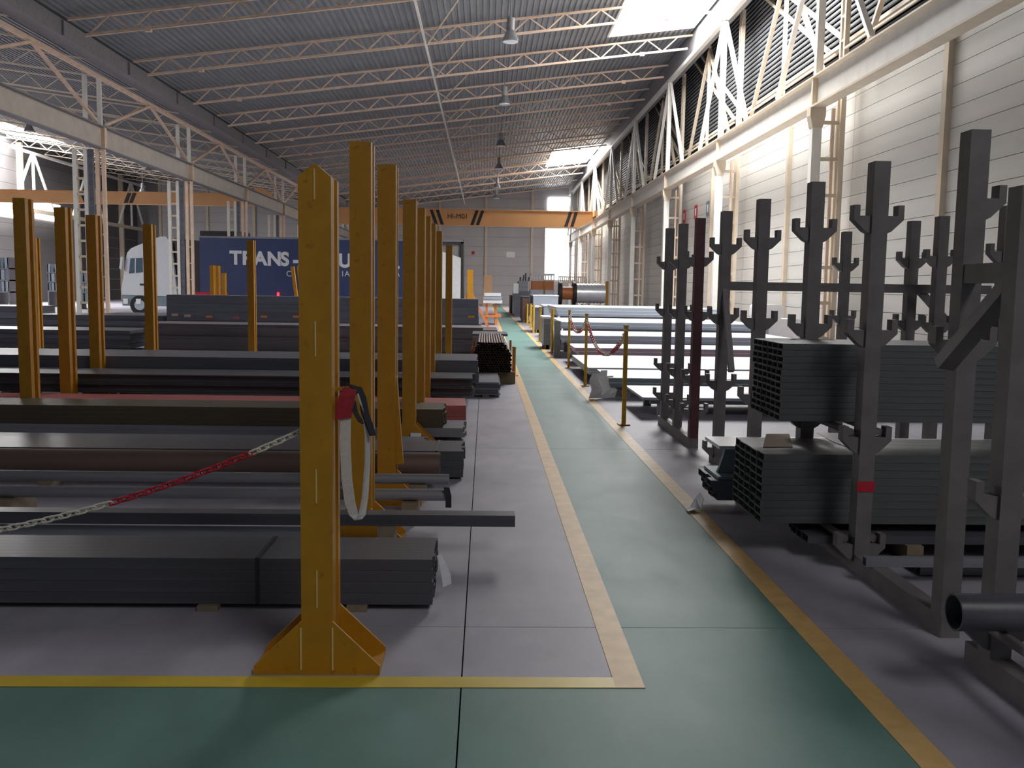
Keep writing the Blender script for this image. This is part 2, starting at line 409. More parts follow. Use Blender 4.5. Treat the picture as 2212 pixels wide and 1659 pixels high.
# ---------------------------------------------------------------- left column line
def lattice(b, x0, x1, y, z0, z1, step, w=0.05):
    z = z0
    while z < z1:
        b.box(x0, x1, y-w/2, y+w/2, z, z+w); z += step
gl = struct('crane_girder', (XL, 0, 0), 'beige crane runway girder along the left row of columns', 'girder')
for a, c in zip(COLS[:-1], COLS[1:]):
    b = MB(); b.box(XL-.02, XL+.02, a+.06, c-.06, ZG0+.04, ZG1-.04); b.build('web', 'girder', gl)
    b = MB(); b.box(XL-.17, XL+.17, a+.02, c-.02, ZG1-.04, ZG1); b.box(XL-.03, XL+.03, a, c, ZG1, ZG1+.06); b.build('top_flange', 'gutter', gl)
    b = MB(); b.box(XL-.15, XL+.15, a+.02, c-.02, ZG0, ZG0+.04); b.build('bottom_flange', 'gutter', gl)
for y in COLS:
    b = MB(); b.box(XL-.15, XL+.15, y-.1, y+.1, ZG0+.04, ZG1-.04); b.build('stiffener', 'cream_dull', gl)
tl = struct('roof_truss', (XL, 0, 0), 'dusty beige lattice truss above the left crane girder', 'truss')
for a, c in zip(COLS[:-1], COLS[1:]):
    b = MB(); b.box(XL-.09, XL+.09, a, c, ZCL-.12, ZCL); b.build('top_chord', 'cream_dull', tl)
    m = (a+c)/2
    for e in (a+.45, c-.45):
        b = MB(); b.bar((XL, m, ZCL-.1), (XL, e, ZG1+.15), 0.09, 0.1, up=(1, 0, 0)); b.build('diagonal', 'cream_dull', tl)
for y in COLS:
    for dx in (-.5, .0):
        b = MB(); b.box(XL+dx-.07, XL+dx+.07, y-.16, y-.04, ZG1+.02, ZCL); b.build('vertical', 'white_paint', tl)
for y in COLS[2:]:
    c_ = struct('column', (XL, y, 0), 'cream lattice steel column of the left row', 'column', 'left lattice columns')
    for dx, wd_ in ((.05, .12), (-.17, .13), (-.39, .16), (-.58, .13), (-.97, .13)):
        b = MB(); b.box(XL+dx-wd_/2, XL+dx+wd_/2, y-.06, y+.06, 0, ZG0)
        b.build('leg', 'dark2' if dx == -.39 else 'cream_dull' if dx > -.3 else 'white_paint', c_)
    b = MB(); lattice(b, XL-.9, XL-.64, y, .3, ZG0, .55, .08); lattice(b, XL-.11, XL-.01, y, .3, ZG0, .75); b.build('rungs', 'cream', c_)
    b = MB(); b.box(XL-1.0, XL+.35, y-.2, y+.2, 0, .03); b.build('base_plate', 'gutter', c_)

tz = struct('roof_truss', (-34.8, 0, 0), 'pale lattice truss of the far left bay below its rooflight', 'truss')
b = MB(); b.box(-34.9, -34.7, 40, YE-1, 11.3, 11.5); b.build('top_chord', 'white_paint', tz)
b = MB(); b.box(-34.9, -34.7, 40, YE-1, 6.9, 7.2); b.build('bottom_chord', 'cream', tz)
for y in COLS[5:]:
    for e in (-3.2, 0, 3.2):
        b = MB(); b.bar((-34.8, y+.05*e, 11.3), (-34.8, y+e, 7.2), .16, .16, up=(1, 0, 0)); b.build('diagonal', 'white_paint', tz)
# ---------------------------------------------------------------- right column line
gr = struct('crane_girder', (XR, 0, 0), 'pale cream crane runway girder along the right wall', 'girder')
for a, c in zip(COLS[:-1], COLS[1:]):
    b = MB(); b.box(XR-.02, XR+.02, a+.06, c-.06, ZG0+.05, ZG1-.04); b.build('web', 'white_paint', gr)
    b = MB(); b.box(XR-.17, XR+.17, a+.02, c-.02, ZG1-.04, ZG1); b.box(XR-.03, XR+.03, a, c, ZG1, ZG1+.06); b.build('top_flange', 'cream', gr)
    b = MB(); b.box(XR-.18, XR+.18, a+.02, c-.02, ZG0, ZG0+.05); b.build('bottom_flange', 'cream', gr)
for y in COLS:
    b = MB(); b.box(XR-.14, XR+.14, y-.05, y+.05, ZG0+.05, ZG1-.04); b.build('stiffener', 'cream', gr)
XQ = 9.05
for i, y in enumerate(COLS[1:]):
    c_ = struct('column', (XR, y, 0), 'cream lattice steel column of the right row', 'column', 'right lattice columns')
    b = MB(); b.box(XR-.12, XR+.12, y-.12, y+.12, 0, ZG0-.28); b.build('front_leg', 'white_paint', c_)
    b = MB(); b.prism([(XR-.13, ZG0-.5), (XR+.13, ZG0-.5), (XR+.2, ZG0-.2), (XR+.2, ZG0), (XR-.2, ZG0), (XR-.2, ZG0-.2)], 'y', y-.14, y+.14); b.build('bracket', 'cream', c_)
    b = MB(); b.box(XQ-.06, XQ+.06, y-.14, y-.04, 0, 11.6); b.box(XQ-.06, XQ+.06, y+.12, y+.22, 0, 11.6); b.build('rear_leg', 'cream', c_)
    b = MB(); b.box(XR+.4, XR+.48, y-.04, y+.04, 0, ZG0); b.build('middle_leg', 'cream_dull', c_)
    b = MB(); lattice(b, XR+.12, XQ-.06, y, .4, ZG0, .92, .09); b.build('rungs', 'cream', c_)
    b = MB(); z = 7.4
    while z < 11.4: b.box(XQ-.05, XQ+.05, y-.04, y+.12, z, z+.06); z += .6
    b.build('upper_rungs', 'cream', c_)
tq = struct('roof_truss', (XR, 0, 0), 'white lattice truss rising above the right crane girder', 'truss')
for a, c in zip(COLS[:-1], COLS[1:]):
    b = MB(); b.box(XR-.09, XR+.09, a, c, ZCR-.16, ZCR); b.build('top_chord', 'white_paint', tq)
    m = (a+c)/2
    b = MB(); b.box(XQ-.05, XQ+.05, m-.06, m+.06, ZG1+.1, 11.6); b.build('vertical', 'cream', tq)
    for e in (a+1.1, c-1.1):
        b = MB(); b.bar((XQ, m, 11.5), (XQ, e, ZG1+.05), 0.1, 0.12, up=(1, 0, 0)); b.build('diagonal', 'cream', tq)
    b = MB(); b.bar((9.33, c-1.0, 11.9), (9.33, a+1.9, 8.2), 0.1, 0.1); b.bar((9.33, c-2.2, 11.9), (9.33, a+.7, 8.2), 0.1, 0.1); b.build('wall_brace', 'cream', tq)
    b = MB(); b.bar((9.3, a, 8.1), (9.3, c, 8.1), 0.12, 0.1); b.build('wall_rail', 'cream', tq)
    b = MB(); b.bar((8.8, a+.3, 7.35), (8.8, c-.3, 7.35), 0.06, 0.06); b.bar((8.95, a+.3, 7.75), (8.95, c-.3, 7.75), 0.05, 0.05); b.build('service_pipe', 'cream', tq)
for y in COLS:
    b = MB(); b.box(XR-.09, XR+.09, y-.09, y+.09, ZG1+.06, ZCR-.1); b.build('vertical', 'white_paint', tq)
    for s in (-1, 1):
        b = MB(); b.bar((XR, y+.12*s, ZCR-.15), (XR, y+3.3*s, ZG1+.1), 0.11, 0.13, up=(1, 0, 0)); b.build('diagonal', 'white_paint', tq)

b = MB(); b.box(8.5, 8.56, 8, YE, ZCR, zroof(8.5)+.02); b.box(8.56, 8.8, 8, YE, ZCR, ZCR+.04)
g = struct('ridge_gutter', (0, 0, 0), 'grey steel plate beam above the right truss', 'beam'); b.build('plate', 'gutter', g)
# ---------------------------------------------------------------- walls
wr = struct('wall_right', (9.4, 0, 0))
b = MB(); b.box(9.45, 9.6, YB, YE, 0, 12.6); b.build('backing', 'gutter', wr)
bh = 0.42
b = MB(); b.box(9.40, 9.45, 0.006, SP-.006, 0.006, bh-.006); board = b.mesh('wall_panel', 'wallp', (9.4, 0, 0))
for a in COLS[1:-1]:
    for k in range(17):
        place(board, 'wall_panel', wr, (0, a - 0, 0.35 + bh*k))
for a, c in zip(COLS[1:-1], COLS[2:]):
    b = MB(); prof = []; z = 7.5
    while z < 12.4:
        prof += [(9.45, z), (9.45, z+.05), (9.43, z+.08), (9.43, z+.13)]; z += .16
    n = len(prof)
    b.add([(x, a, z) for x, z in prof] + [(x, c, z) for x, z in prof], [(i, i+1, n+i+1, n+i) for i in range(n-1)]); b.build('corrugated_sheet', 'deckw', wr)
    b = MB(); m = (a+c)/2
    for y in (m,): b.box(9.28, 9.4, y-.1, y+.1, 0, 7.5)
    b.build('wall_post', 'cream', wr)
b = MB(); b.box(9.3, 9.45, YB, YE, 0, .35); tag(b.build('baseboard_right', 'gutter'), kind='structure')
wf = struct('wall_far', (0, YE, 0))
b = MB(); b.box(-36.2, 9.5, YE+.05, YE+.2, 0, 13.2); b.build('backing', 'gutter', wf)
FP = [4.76 - 4.79*i for i in range(-1, 9)]
for i in range(len(FP)-1):
    x1, x0 = min(FP[i], 9.4), FP[i+1]
    for k in range(13):
        z1 = min(1.0*k+1.0, max(zroof(x0), zroof(x1))-.05)
        b = MB(); b.box(x0+.01, x1-.01, YE, YE+.05, 1.0*k+.01, 1.0*k+.99); b.build('wall_panel', 'wallf', wf)
for x in FP[1:]:
    b = MB(); b.box(x-.13, x+.13, YE-.32, YE, 0, zroof(x)-.1); b.build('wall_post', 'cream', wf)
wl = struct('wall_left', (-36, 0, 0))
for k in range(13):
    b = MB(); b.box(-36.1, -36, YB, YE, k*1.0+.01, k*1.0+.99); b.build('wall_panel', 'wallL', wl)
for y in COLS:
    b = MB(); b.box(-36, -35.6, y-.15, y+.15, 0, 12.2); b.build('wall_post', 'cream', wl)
# lit windows
p0, p1 = aY(1184, 456, YE-.06), aY(1231, 428, YE-.06)
w = struct('window_6'); b = MB(); b.box(p0.x, p1.x, YE-.1, YE-.04, p0.z, p1.z); b.build('pane', 'lit', w)
b = MB(); b.box(p1.x, 9.0, YE-.12, YE-.04, (p0.z+p1.z)/2-.12, (p0.z+p1.z)/2+.12); b.build('frame', 'white_paint', w)
# glowing panel standing in for the bright far-wall patch below the crane
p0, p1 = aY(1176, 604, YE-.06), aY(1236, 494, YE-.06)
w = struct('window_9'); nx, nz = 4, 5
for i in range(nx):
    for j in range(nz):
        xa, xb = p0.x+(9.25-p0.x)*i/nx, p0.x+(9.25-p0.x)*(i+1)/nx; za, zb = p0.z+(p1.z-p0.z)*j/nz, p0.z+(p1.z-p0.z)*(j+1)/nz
        b = MB(); b.box(xa+.03, xb-.03, YE-.06, YE-.02, za+.03, zb-.03); b.build('pane', 'glow_panel', w)
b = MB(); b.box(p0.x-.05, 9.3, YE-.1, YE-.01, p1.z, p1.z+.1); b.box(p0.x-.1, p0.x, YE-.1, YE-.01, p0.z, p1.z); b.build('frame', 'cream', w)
for k, (a, c) in enumerate((((-4, 441), (38, 466)), ((78, 444), (130, 472)))):
    q0, q1 = aX(a[0], c[1], -35.9), aX(c[0], a[1], -35.9)
    w = struct('window_%d' % (7+k)); b = MB(); b.box(-35.95, -35.9, q0.y, q1.y, q0.z, q1.z); b.build('pane', 'lit', w)

# ---------------------------------------------------------------- overhead cranes
def crane(label, x0, x1, y, z0, z1, stripes, words):
    t = thing('bridge_crane', label, 'crane', ((x0+x1)/2, y, z0))
    e = .55
    b = MB(); b.prism([(x0, z1), (x0, z1-.55), (x0+e*2.2, z0), (x1-e*2.2, z0), (x1, z1-.55), (x1, z1)], 'y', y, y+.55); b.build('box_girder', 'craney', t)
    b = MB(); b.box(x0+.2, x1-.2, y-.08, y+.63, z0 if 0 else z1, z1+.05); b.build('top_flange', 'craney', t)
    for (xa, xb, w) in stripes:
        b = MB(); b.prism([(xa, z1-.03), (xa+w, z1-.03), (xb+w, z0+.06), (xb, z0+.06)], 'y', y-.012, y-.002); b.build('warning_stripe', 'black', t)
    for xe in (x0, x1):
        b = MB(); b.box(xe-.18, xe+.18, y-1.3, y+1.9, ZG1+.08, ZG1+.5); b.build('end_carriage', 'craney', t)
    for s, px, sz in words:
        text(s, sz, (px, y-.015, z0+.45*(z1-z0)), (math.pi/2, 0, 0), 'black', t, bold=0)
    return t
YC = 72.0
def xc(px): return aY(px, 470, YC).x
zc0 = aY(1150, 490, YC).z; zc1 = aY(1150, 456, YC).z
crane('orange overhead bridge crane spanning the main bay before the far wall', XL+.05, XR-.1, YC, zc0, zc1,
      [(xc(928), xc(939), .25), (xc(941), xc(952), .25), (xc(1027), xc(1016), .25), (xc(1039), xc(1028), .25), (xc(1229), xc(1219), .25), (xc(1241), xc(1232), .25)],
      [('HI-M01', xc(966), .52)])
YD = 60.0
zd0 = aY(300, 441, YD).z; zd1 = aY(300, 416, YD).z
def xd(px): return aY(px, 430, YD).x
crane('orange overhead bridge crane in the neighbouring left bay', -34.5, XL-.5, YD, zd0, zd1,
      [(xd(276), xd(267), .25), (xd(287), xd(278), .25), (xd(172), xd(181), .25)], [])

# ---------------------------------------------------------------- pendant lamps
def lamp(px, py, z, label, group=None, s=1.0):
    p = aZ(px, py, z); top = zroof(p.x)
    t = thing('high_bay_lamp', label, 'lamp', p, group)
    b = MB(); b.tube((p.x, p.y, p.z+.45*s), (p.x, p.y, top+.06), .02, 6); b.build('cord', 'gutter', t)
    b = MB(); b.tube((p.x, p.y, p.z+.15*s), (p.x, p.y, p.z+.5*s), .11*s, 12); b.build('ballast', 'gutter', t)
    b = MB(); b.tube((p.x, p.y, p.z-.15*s), (p.x, p.y, p.z+.15*s), .26*s, 16, .12*s, caps=False); b.build('shade', 'lampm', t)
    b = MB(); b.tube((p.x, p.y, p.z-.17*s), (p.x, p.y, p.z-.12*s), .22*s, 14); b.build('lens', 'lens', t)
LN = ['nearest and largest bell lamp hanging under the corrugated roof', 'second bell lamp from the front hanging under the roof',
      'third bell lamp from the front in the roof row', 'fourth bell lamp from the front in the roof row',
      'fifth bell lamp from the front in the roof row', 'farthest bell lamp hanging just above the orange crane']
for (px, py), lb in zip(((1103, 78), (1090, 216), (1082, 309), (1078, 359), (1074, 400), (1072, 424)), LN):
    lamp(px, py, 9.9, lb, 'bell lamps in a row under the roof', 1.15)
for (px, py, z), lb in zip(((63, 277, 9.2), (308, 410, 8.6), (320, 364, 9.0)), ('small lamp above the left crane near the frame edge', 'small lamp just above the striped left crane', 'small lamp below the left girder')):
    lamp(px, py, z, lb, 'lamps of the neighbouring bay', 1.0)

# ---------------------------------------------------------------- yellow divider posts
def post(x, y, h, label, pointed=False, gusset=True, w=.13, lean=None):
    t = thing('yellow_post', label, 'post', (x, y, 0), 'yellow divider posts between the steel stacks')
    hw = w/2; d1, d2, d3 = .075, .15, .2
    if pointed:
        poly = [(x-hw, .02), (x+hw, .02), (x+hw, h-hw*.78), (x+.004, h), (x-.004, h), (x-hw, h-hw*.78)]
        b = MB(); b.prism(poly, 'y', y, y+d1); b.build('front_channel', 'yellow', t)
        b = MB(); b.prism(poly, 'y', y+d2, y+d3); b.build('rear_channel', 'yellow', t)
    else:
        b = MB(); b.box(x-hw, x+hw, y, y+d1, .02, h); b.build('front_channel', 'yellow', t)
        b = MB(); b.box(x-hw, x+hw, y+d2, y+d3, .02, h); b.build('rear_channel', 'yellow', t)
    b = MB(); b.box(x-hw*.55, x+hw*.55, y+d1, y+d2, .02, h-.06); b.build('web', 'yellow', t)
    b = MB(); b.box(x-.26, x+.26, y-.02, y+d3+.02, 0, .02); b.build('base_plate', 'yellow', t)
    if gusset:
        for ya in (y-.012, y+d3):
            b = MB(); b.prism([(x-.26, .02), (x+.26, .02), (x+.26, .035), (x+hw, .225), (x-hw, .225), (x-.26, .035)], 'y', ya, ya+.012); b.build('gusset_plate', 'yellow', t)
    if pointed:
        for sx in (-hw, hw):
            b = MB(); b.box(x+sx-.003, x+sx+.003, y-.016, y-.012, .02, .2); b.build('weld_seam', 'seam', t)
        for z0, z1 in ((.28, .44), (.72, .86), (1.32, 1.46), (1.94, 2.06)):
            b = MB(); b.box(x-.0025, x+.0025, y-.003, y, z0, z1); b.build('weld_seam', 'seam', t)
    return t
P1 = post(-.68, 3.74, 2.08, 'nearest yellow post with pointed top and splayed foot carrying the chain', True)
post(-5.12, 3.74, 2.08, 'yellow post at the far end of the red and white chain', True)
RY = [(5.72, -.765, 'tall yellow post behind the pointed one with the white sling'), (6.75, -.715, 'third yellow post of the aisle row beside the brown pipe'),
      (9.35, -.765, 'fourth yellow post of the aisle row with a white tag at its foot'), (10.32, -.74, 'fifth yellow post of the aisle row, partly hidden by the fourth'),
      (11.47, -.745, 'sixth yellow post of the aisle row'), (12.68, -.75, 'seventh yellow post of the aisle row'),
      (14.42, -.745, 'eighth yellow post of the aisle row, last of the tight row'), (18.95, -.75, 'lone yellow post before the white end of the blue trailer')]
for y, x, lb in RY: post(x, y, 2.47, lb)
for y, px, lb in ((10.3, 57, 'leftmost large yellow post among the dark stacks'), (11.45, 141, 'second large yellow post from the left among the stacks'),
                  (12.66, 205, 'third large yellow post from the left before the lattice column'), (14.42, 322, 'yellow post in front of the white truck cab'),
                  (18.95, 538, 'yellow post standing before the white lettering of the trailer')):
    post((px+10-VX)*y/F, y, 2.5, lb)
post((92-VX)*18.95/F, 18.95, 2.48, 'slim yellow post just behind the leftmost large one')
for px, pt, Y, lb in ((457, 573, 31.2, 'left one of two yellow posts standing close together before the trailer'), (468, 574, 32, 'right one of two yellow posts standing close together before the trailer'),
                      (482, 590, 33.2, 'short dull yellow post right of the close pair')):
    p = aY(px, pt, Y); post(p.x, Y, p.z, lb, gusset=False)
for px, pb, lb in ((632, 640, 'left one of two leaning yellow posts before the trailer'), (645, 652, 'right one of two leaning yellow posts before the trailer')):
    yl_ = 31.5 if px < 640 else 32.3; p = aY(px, 576, yl_); q = aY(pb, 640, yl_); q = p + (q-p)*(p.z/(p.z-q.z))
    t = thing('yellow_post', lb, 'post', (q.x, yl_, 0), 'yellow divider posts between the steel stacks')
    b = MB(); b.bar((q.x, yl_, 0), (p.x, yl_, p.z), .13, .1); b.build('shaft', 'yellow', t)
    b = MB(); b.box(q.x-.2, q.x+.2, yl_-.2, yl_+.2, 0, .02); b.build('base_plate', 'yellow', t)
p = aY(1016, 583, 38); t = thing('yellow_post', 'braced yellow post right of the trailer end', 'post', (p.x, 38, 0), 'yellow divider posts between the steel stacks')
b = MB(); b.box(p.x-.12, p.x+.12, 38, 38.2, 0, p.z); b.build('shaft', 'yellow', t)
for s in (-1, 1):
    b = MB(); b.bar((p.x, 38.1, 1.55), (p.x+.75*s, 38.1, .05), .09, .09, up=(0, 1, 0)); b.build('brace', 'orange', t)

t = [o for o in COL.objects if o.get('label', '').startswith('third yellow post of the aisle')][0]
b = MB(); b.prism([(-.65, .30), (-.595, .30), (-.645, .95), (-.65, .95)], 'y', 6.80, 6.86); b.build('stiffener_plate', 'yellow', t)
# white tag on the fourth post
q = aY(898, 947, 9.3); b = MB(); b.prism([(q.x-.055, q.z-.05), (q.x+.04, q.z-.045), (q.x+.055, q.z+.05), (q.x-.05, q.z+.055)], 'y', 9.27, 9.33)
tag(b.build('paper_tag', 'white'), 'crumpled white paper tag stuck at the foot of a yellow post', 'tag')

# ---------------------------------------------------------------- chain between the front posts
def link_mesh(name, m, L=.05, Wd=.026, r=.0045, seg=10, k=5):
    b = MB(); vs = []; path = []
    a = L/2 - Wd/2
    for i in range(seg):
        t = 2*math.pi*i/seg; cx = a if math.cos(t) > 0 else -a
        path.append((Vector((cx + Wd/2*math.cos(t), Wd/2*math.sin(t), 0)), Vector((math.cos(t), math.sin(t), 0))))
    for c, nn in path:
        for j in range(k):
            u = 2*math.pi*j/k; vs.append(c + nn*(r*math.cos(u)) + Vector((0, 0, r*math.sin(u))))
    fs = [(i*k+j, i*k+(j+1) % k, ((i+1) % seg)*k+(j+1) % k, ((i+1) % seg)*k+j) for i in range(seg) for j in range(k)]
    b.add(vs, fs, True); return b.mesh(name, m)
def chain(label, A, B, sag, pitch, parts, group, L=.05, Wd=.026, r=.0045):
    A, B = Vector(A), Vector(B)
    t = thing('barrier_chain', label, 'chain', A, group)
    lw, lr = link_mesh('link', 'chainw', L, Wd, r), link_mesh('link', 'red', L, Wd, r)
    n = 400; pts = []
    for i in range(n+1):
        u = i/n; p = A.lerp(B, u); p = p - Vector((0, 0, sag*4*u*(1-u))); pts.append(p)
    s = 0; nxt = 0; k = 0
    for i in range(n):
        d = (pts[i+1]-pts[i]).length
        while nxt <= s + d:
            f = (nxt-s)/d; p = pts[i].lerp(pts[i+1], f); dr = (pts[i+1]-pts[i]).normalized()
            q = dr.to_track_quat('X', 'Z').to_euler(); q = (Matrix.Rotation(0, 3, 'X'))
            R = dr.to_track_quat('X', 'Z').to_matrix() @ Matrix.Rotation(math.pi/4 + (math.pi/2 if k % 2 else 0), 3, 'X')
            c = 'w'; acc = 0
            for cc, ln in parts:
                acc += ln
                if nxt < acc: c = cc; break
            place(lw if c == 'w' else lr, 'link', t, p - A, R.to_euler())
            nxt += pitch; k += 1
        s += d
    return t
chain('red and white plastic chain sagging from the pointed yellow post', (-.745, 3.80, 1.01), (-5.06, 3.80, 1.01), .52, .036,
      [('w', .23), ('r', .63), ('w', .60), ('r', .6), ('w', .6), ('r', .6), ('w', .6), ('r', .6), ('w', .6)], None)

# sling hanging on the post
t = thing('lifting_sling', 'white lifting sling with red sleeve hanging on the pointed yellow post', 'sling', (-.55, 3.84, 1.18))
ya = 3.845
pts = [(-.576, ya, 1.08), (-.578, ya, .95), (-.572, ya, .80), (-.560, ya+.005, .70), (-.545, ya+.01, .645), (-.527, ya+.015, .623), (-.512, ya+.02, .64), (-.499, ya+.025, .72), (-.489, ya+.025, .86), (-.487, ya+.02, .98), (-.498, ya+.015, 1.09), (-.52, ya+.01, 1.16)]
wv = [Vector((.022, 0, 0)).lerp(Vector((.007, .02, 0)), max(0, min(1, (i-3)/5))) for i in range(len(pts))]
b = MB(); b.ribbon(pts, wv, .006); b.build('white_webbing', 'strapw', t)
b = MB(); b.ribbon([(-.585, ya-.006, 1.055), (-.579, ya-.007, 1.10), (-.568, ya-.007, 1.15), (-.555, ya-.004, 1.182)], [(.035, 0, .006), (.035, 0, .004), (.034, 0, .0), (.026, 0, -.006)], .012); b.build('red_sleeve', 'strapr', t)
b = MB(); b.ribbon([(-.555, ya+.0, 1.195), (-.53, ya+.005, 1.185), (-.508, ya+.01, 1.14), (-.496, ya+.005, 1.08), (-.475, ya, 1.02), (-.462, ya-.005, .985)], [(.02, .008, -.008), (.018, .008, 0), (.013, .012, 0), (.012, .012, 0), (.012, .01, 0), (.01, .01, 0)], .008); b.build('black_webbing', 'strapb', t)
b = MB(); b.ribbon([(-.545, ya+.002, 1.13), (-.535, ya+.002, 1.08), (-.515, ya, 1.045), (-.498, ya, 1.035)], [(.009, .005, 0)]*4, .006); b.build('black_webbing', 'strapb', t)
b = MB(); b.bar((-.64, ya+.018, 1.175), (-.53, ya+.018, 1.182), .015, .015); b.build('hook', 'yellow', t)

# ---------------------------------------------------------------- long steel stock on the left
XLL = -12.4
BW = ('bearer nearest the walkway under the ', 'second bearer in from the walkway under the ', 'third bearer in from the walkway under the ')
def bearers(y0, y1, xs_, z, of):
    if z < .012: return
    for k, x in enumerate(xs_):
        b = MB(); b.box(x-.05, x+.05, y0-.03, y1+.03, 0, z-.001)
        tag(b.build('bearer', 'wood'), BW[k] + ' '.join(of.split()[:8]), 'bearer', 'bearers under the steel stacks')
def tubes(label, xe, xl, y0, z0, rows, cols, h, w, m, name='tube_bundle', strap=(), t_=.004, cat='tubes', jit=.02, group=None, bear=(-1.2, -4.2)):
    t = thing(name, label, cat, (xe, y0, z0), group)
    b = MB(); b.rhs(xl-xe, 0, h-.0012, w-.0012, t_); me = b.mesh('tube', m)
    for r in range(rows):
        for c in range(cols):
            place(me, 'tube', t, (random.uniform(-jit, jit) if jit else 0, c*w, r*h))
    for sx in strap:
        b = MB(); e = .003
        b.box(sx-.01, sx+.01, y0-e, y0, z0, z0+rows*h+e); b.box(sx-.01, sx+.01, y0, y0+cols*w, z0+rows*h, z0+rows*h+e); b.build('strap', 'black', t)
    bearers(y0, y0+cols*w, bear, z0, label)
    return t
tubes('nearest bundle of small black square tubes behind the pointed post', -.245, -6.2, 4.50, .03, 4, 7, .058, .058, 'dark', strap=(-1.11,), jit=.006, bear=(-.62, -1.35, -3.5))
# paper label hanging on that bundle
q = aY(958, 1268, 4.62); b = MB(); b.ribbon([(-.225, 4.66, .24), (-.205, 4.65, .19), (-.185, 4.64, .13), (-.18, 4.635, .085)], [(.008, .02, 0), (.016, .025, 0), (.022, .03, 0), (.02, .03, 0)], .003)
tag(b.build('plastic_scrap', 'film'), 'loose scrap of clear plastic hanging off the nearest tube bundle', 'plastic')
# single hollow section lying across bearers
t = thing('hollow_section', 'single dark hollow section sticking out furthest towards the walkway', 'hollow section', (.19, 5.38, .2))
b = MB(); b.rhs(-5.6, 0, .068, .12, .006); place(b.mesh('tube', 'dark'), 'tube', t)
bearers(5.38, 5.5, (-.57, -3.0), .2, 'single long hollow section')
tubes('flat bundle of dark tubes hidden behind the nearest bundle', -.95, -6.9, 5.12, .04, 2, 4, .08, .06, 'dark2', bear=(-1.5, -3.5))
# two round pipes
def pipes(label, lst, m, name='steel_pipe', group=None):
    for (lb, xe, xl, y, z, r) in lst:
        t = thing(name, lb, 'pipe', (xe, y, z), group)
        b = MB(); b.pipe((xl, y, z), (xe, y, z), r, .012 if r > .05 else .006, 20); b.build('barrel', m, t)
pipes('', [('upper one of two thin dark pipes lying together', -.24, -6.3, 6.42, .268, .036), ('lower one of two thin dark pipes lying together', -.235, -6.3, 6.24, .196, .040)], 'mid')
b = MB(); b.ribbon([(-.25, 6.19, .26), (-.235, 6.185, .2), (-.235, 6.19, .12)], [(.02, 0, 0)]*3, .004)
tag(b.build('strapping_band', 'strapb'), 'black strapping end dangling from the two thin pipes', 'band')
bearers(6.2, 6.5, (-.5, -3.2), .155, 'two thin dark pipes')
b = MB(); b.box(-.52, -.4, 6.38, 6.46, .155, .232); tag(b.build('bearer', 'wood'), 'small block holding up the upper thin pipe', 'bearer')
pipes('', [('thick reddish brown pipe behind the third yellow post', -.345, -6.6, 7.27, .20, .105)], 'brown')
bearers(7.2, 7.35, (-.8, -3.4), .095, 'thick reddish brown pipe')
tubes('dark bundle of square tubes right behind the thick brown pipe', -.18, -6.8, 7.70, .02, 3, 6, .074, .092, 'dark', bear=(-.6, -3.0), strap=(-.4,))
tubes('wide low bundle of grey tubes between the dark bundle and the fourth post', -.55, -7, 8.42, .03, 3, 6, .05, .07, 'dark2', bear=(-1, -4))
tubes('lower layer of dark flat tubes under the olive bundle', -.205, -9, 9.63, .05, 2, 6, .048, .1, 'mid', bear=(-1, -4, -6))
tubes('olive brown bundle of tubes lying on a longer dark layer', -.42, -9, 9.65, .1475, 4, 6, .048, .096, 'olive', bear=())
# red primed bars
t = thing('flat_bar_stack', 'stack of red primed flat bars behind the olive bundle', 'steel bars', (-.21, 10.62, .07))
for r in range(3):
    for c in range(4):
        b = MB(); b.box(-10, -.21-.01*c, 10.6+.19*c, 10.6+.19*c+.185, .07+.064*r, .07+.064*r+.063)
        if r < 3: b.build('bar', 'redlead', t)
bearers(10.6, 11.36, (-1.1, -4.4, -7), .07, 'stack of red primed bars')
def beams(label, xe, xl, y0, n, w, z0, h, m, rows=1, bear=(-1.1, -6)):
    t = thing('beam_stack', label, 'steel beams', (xe, y0, z0))
    for r in range(rows):
        for c in range(n):
            b = MB(); b.ibeam(xl, xe-random.uniform(0, .05), y0+c*w, y0+c*w+w-.01, z0+r*h, z0+(r+1)*h-.004, .014, .012); b.build('beam', m, t)
    bearers(y0, y0+n*w, bear, z0, label)
beams('two-layer stack of dark steel beams behind the red bars', -.13, -11.5, 11.75, 4, .2, .23, .12, 'dark', 2)
tubes('tall stack of near black hollow sections before the rusty tube bundle', -.10, -12.2, 12.96, .29, 2, 7, .155, .19, 'dark2', bear=(-1.1, -5, -9))
tubes('low grey bundle of tubes left of the rusty tube bundle', -.38, -12.2, 15.2, .05, 3, 8, .085, .15, 'dark', bear=(-2, -7))
tubes('second low grey bundle farther behind the rusty tube bundle', -.5, -12.2, 17.2, .05, 3, 7, .09, .15, 'mid', bear=(-2, -7))
def slabs(label, xe, xl, y0, y1, z0, zs, m, cat='steel plates', jit=.1, bear=(-1.1, -5, -8)):
    t = thing('plate_stack', label, cat, (xe, y0, z0)); z = z0
    for k, h in enumerate(zs):
        b = MB(); j = random.uniform(-jit, 0)
        b.box(xl, xe+j, y0+random.uniform(0, .03), y1, z, z+h-.004); b.build('plate', m[k % len(m)] if isinstance(m, list) else m, t); z += h
    bearers(y0, y1, bear, z0, label)
    return t
beams('purple grey stack of wide beams with a pale top edge', -.05, -8.0, 21.9, 5, .28, .06, .315, 'purple', 2, bear=(-1.1, -5))
slabs('high blue grey stack of long plates below the blue trailer', -.13, -9.15, 27, 28.6, .1, [.24, .24, .24, .24, .24], 'dark2')
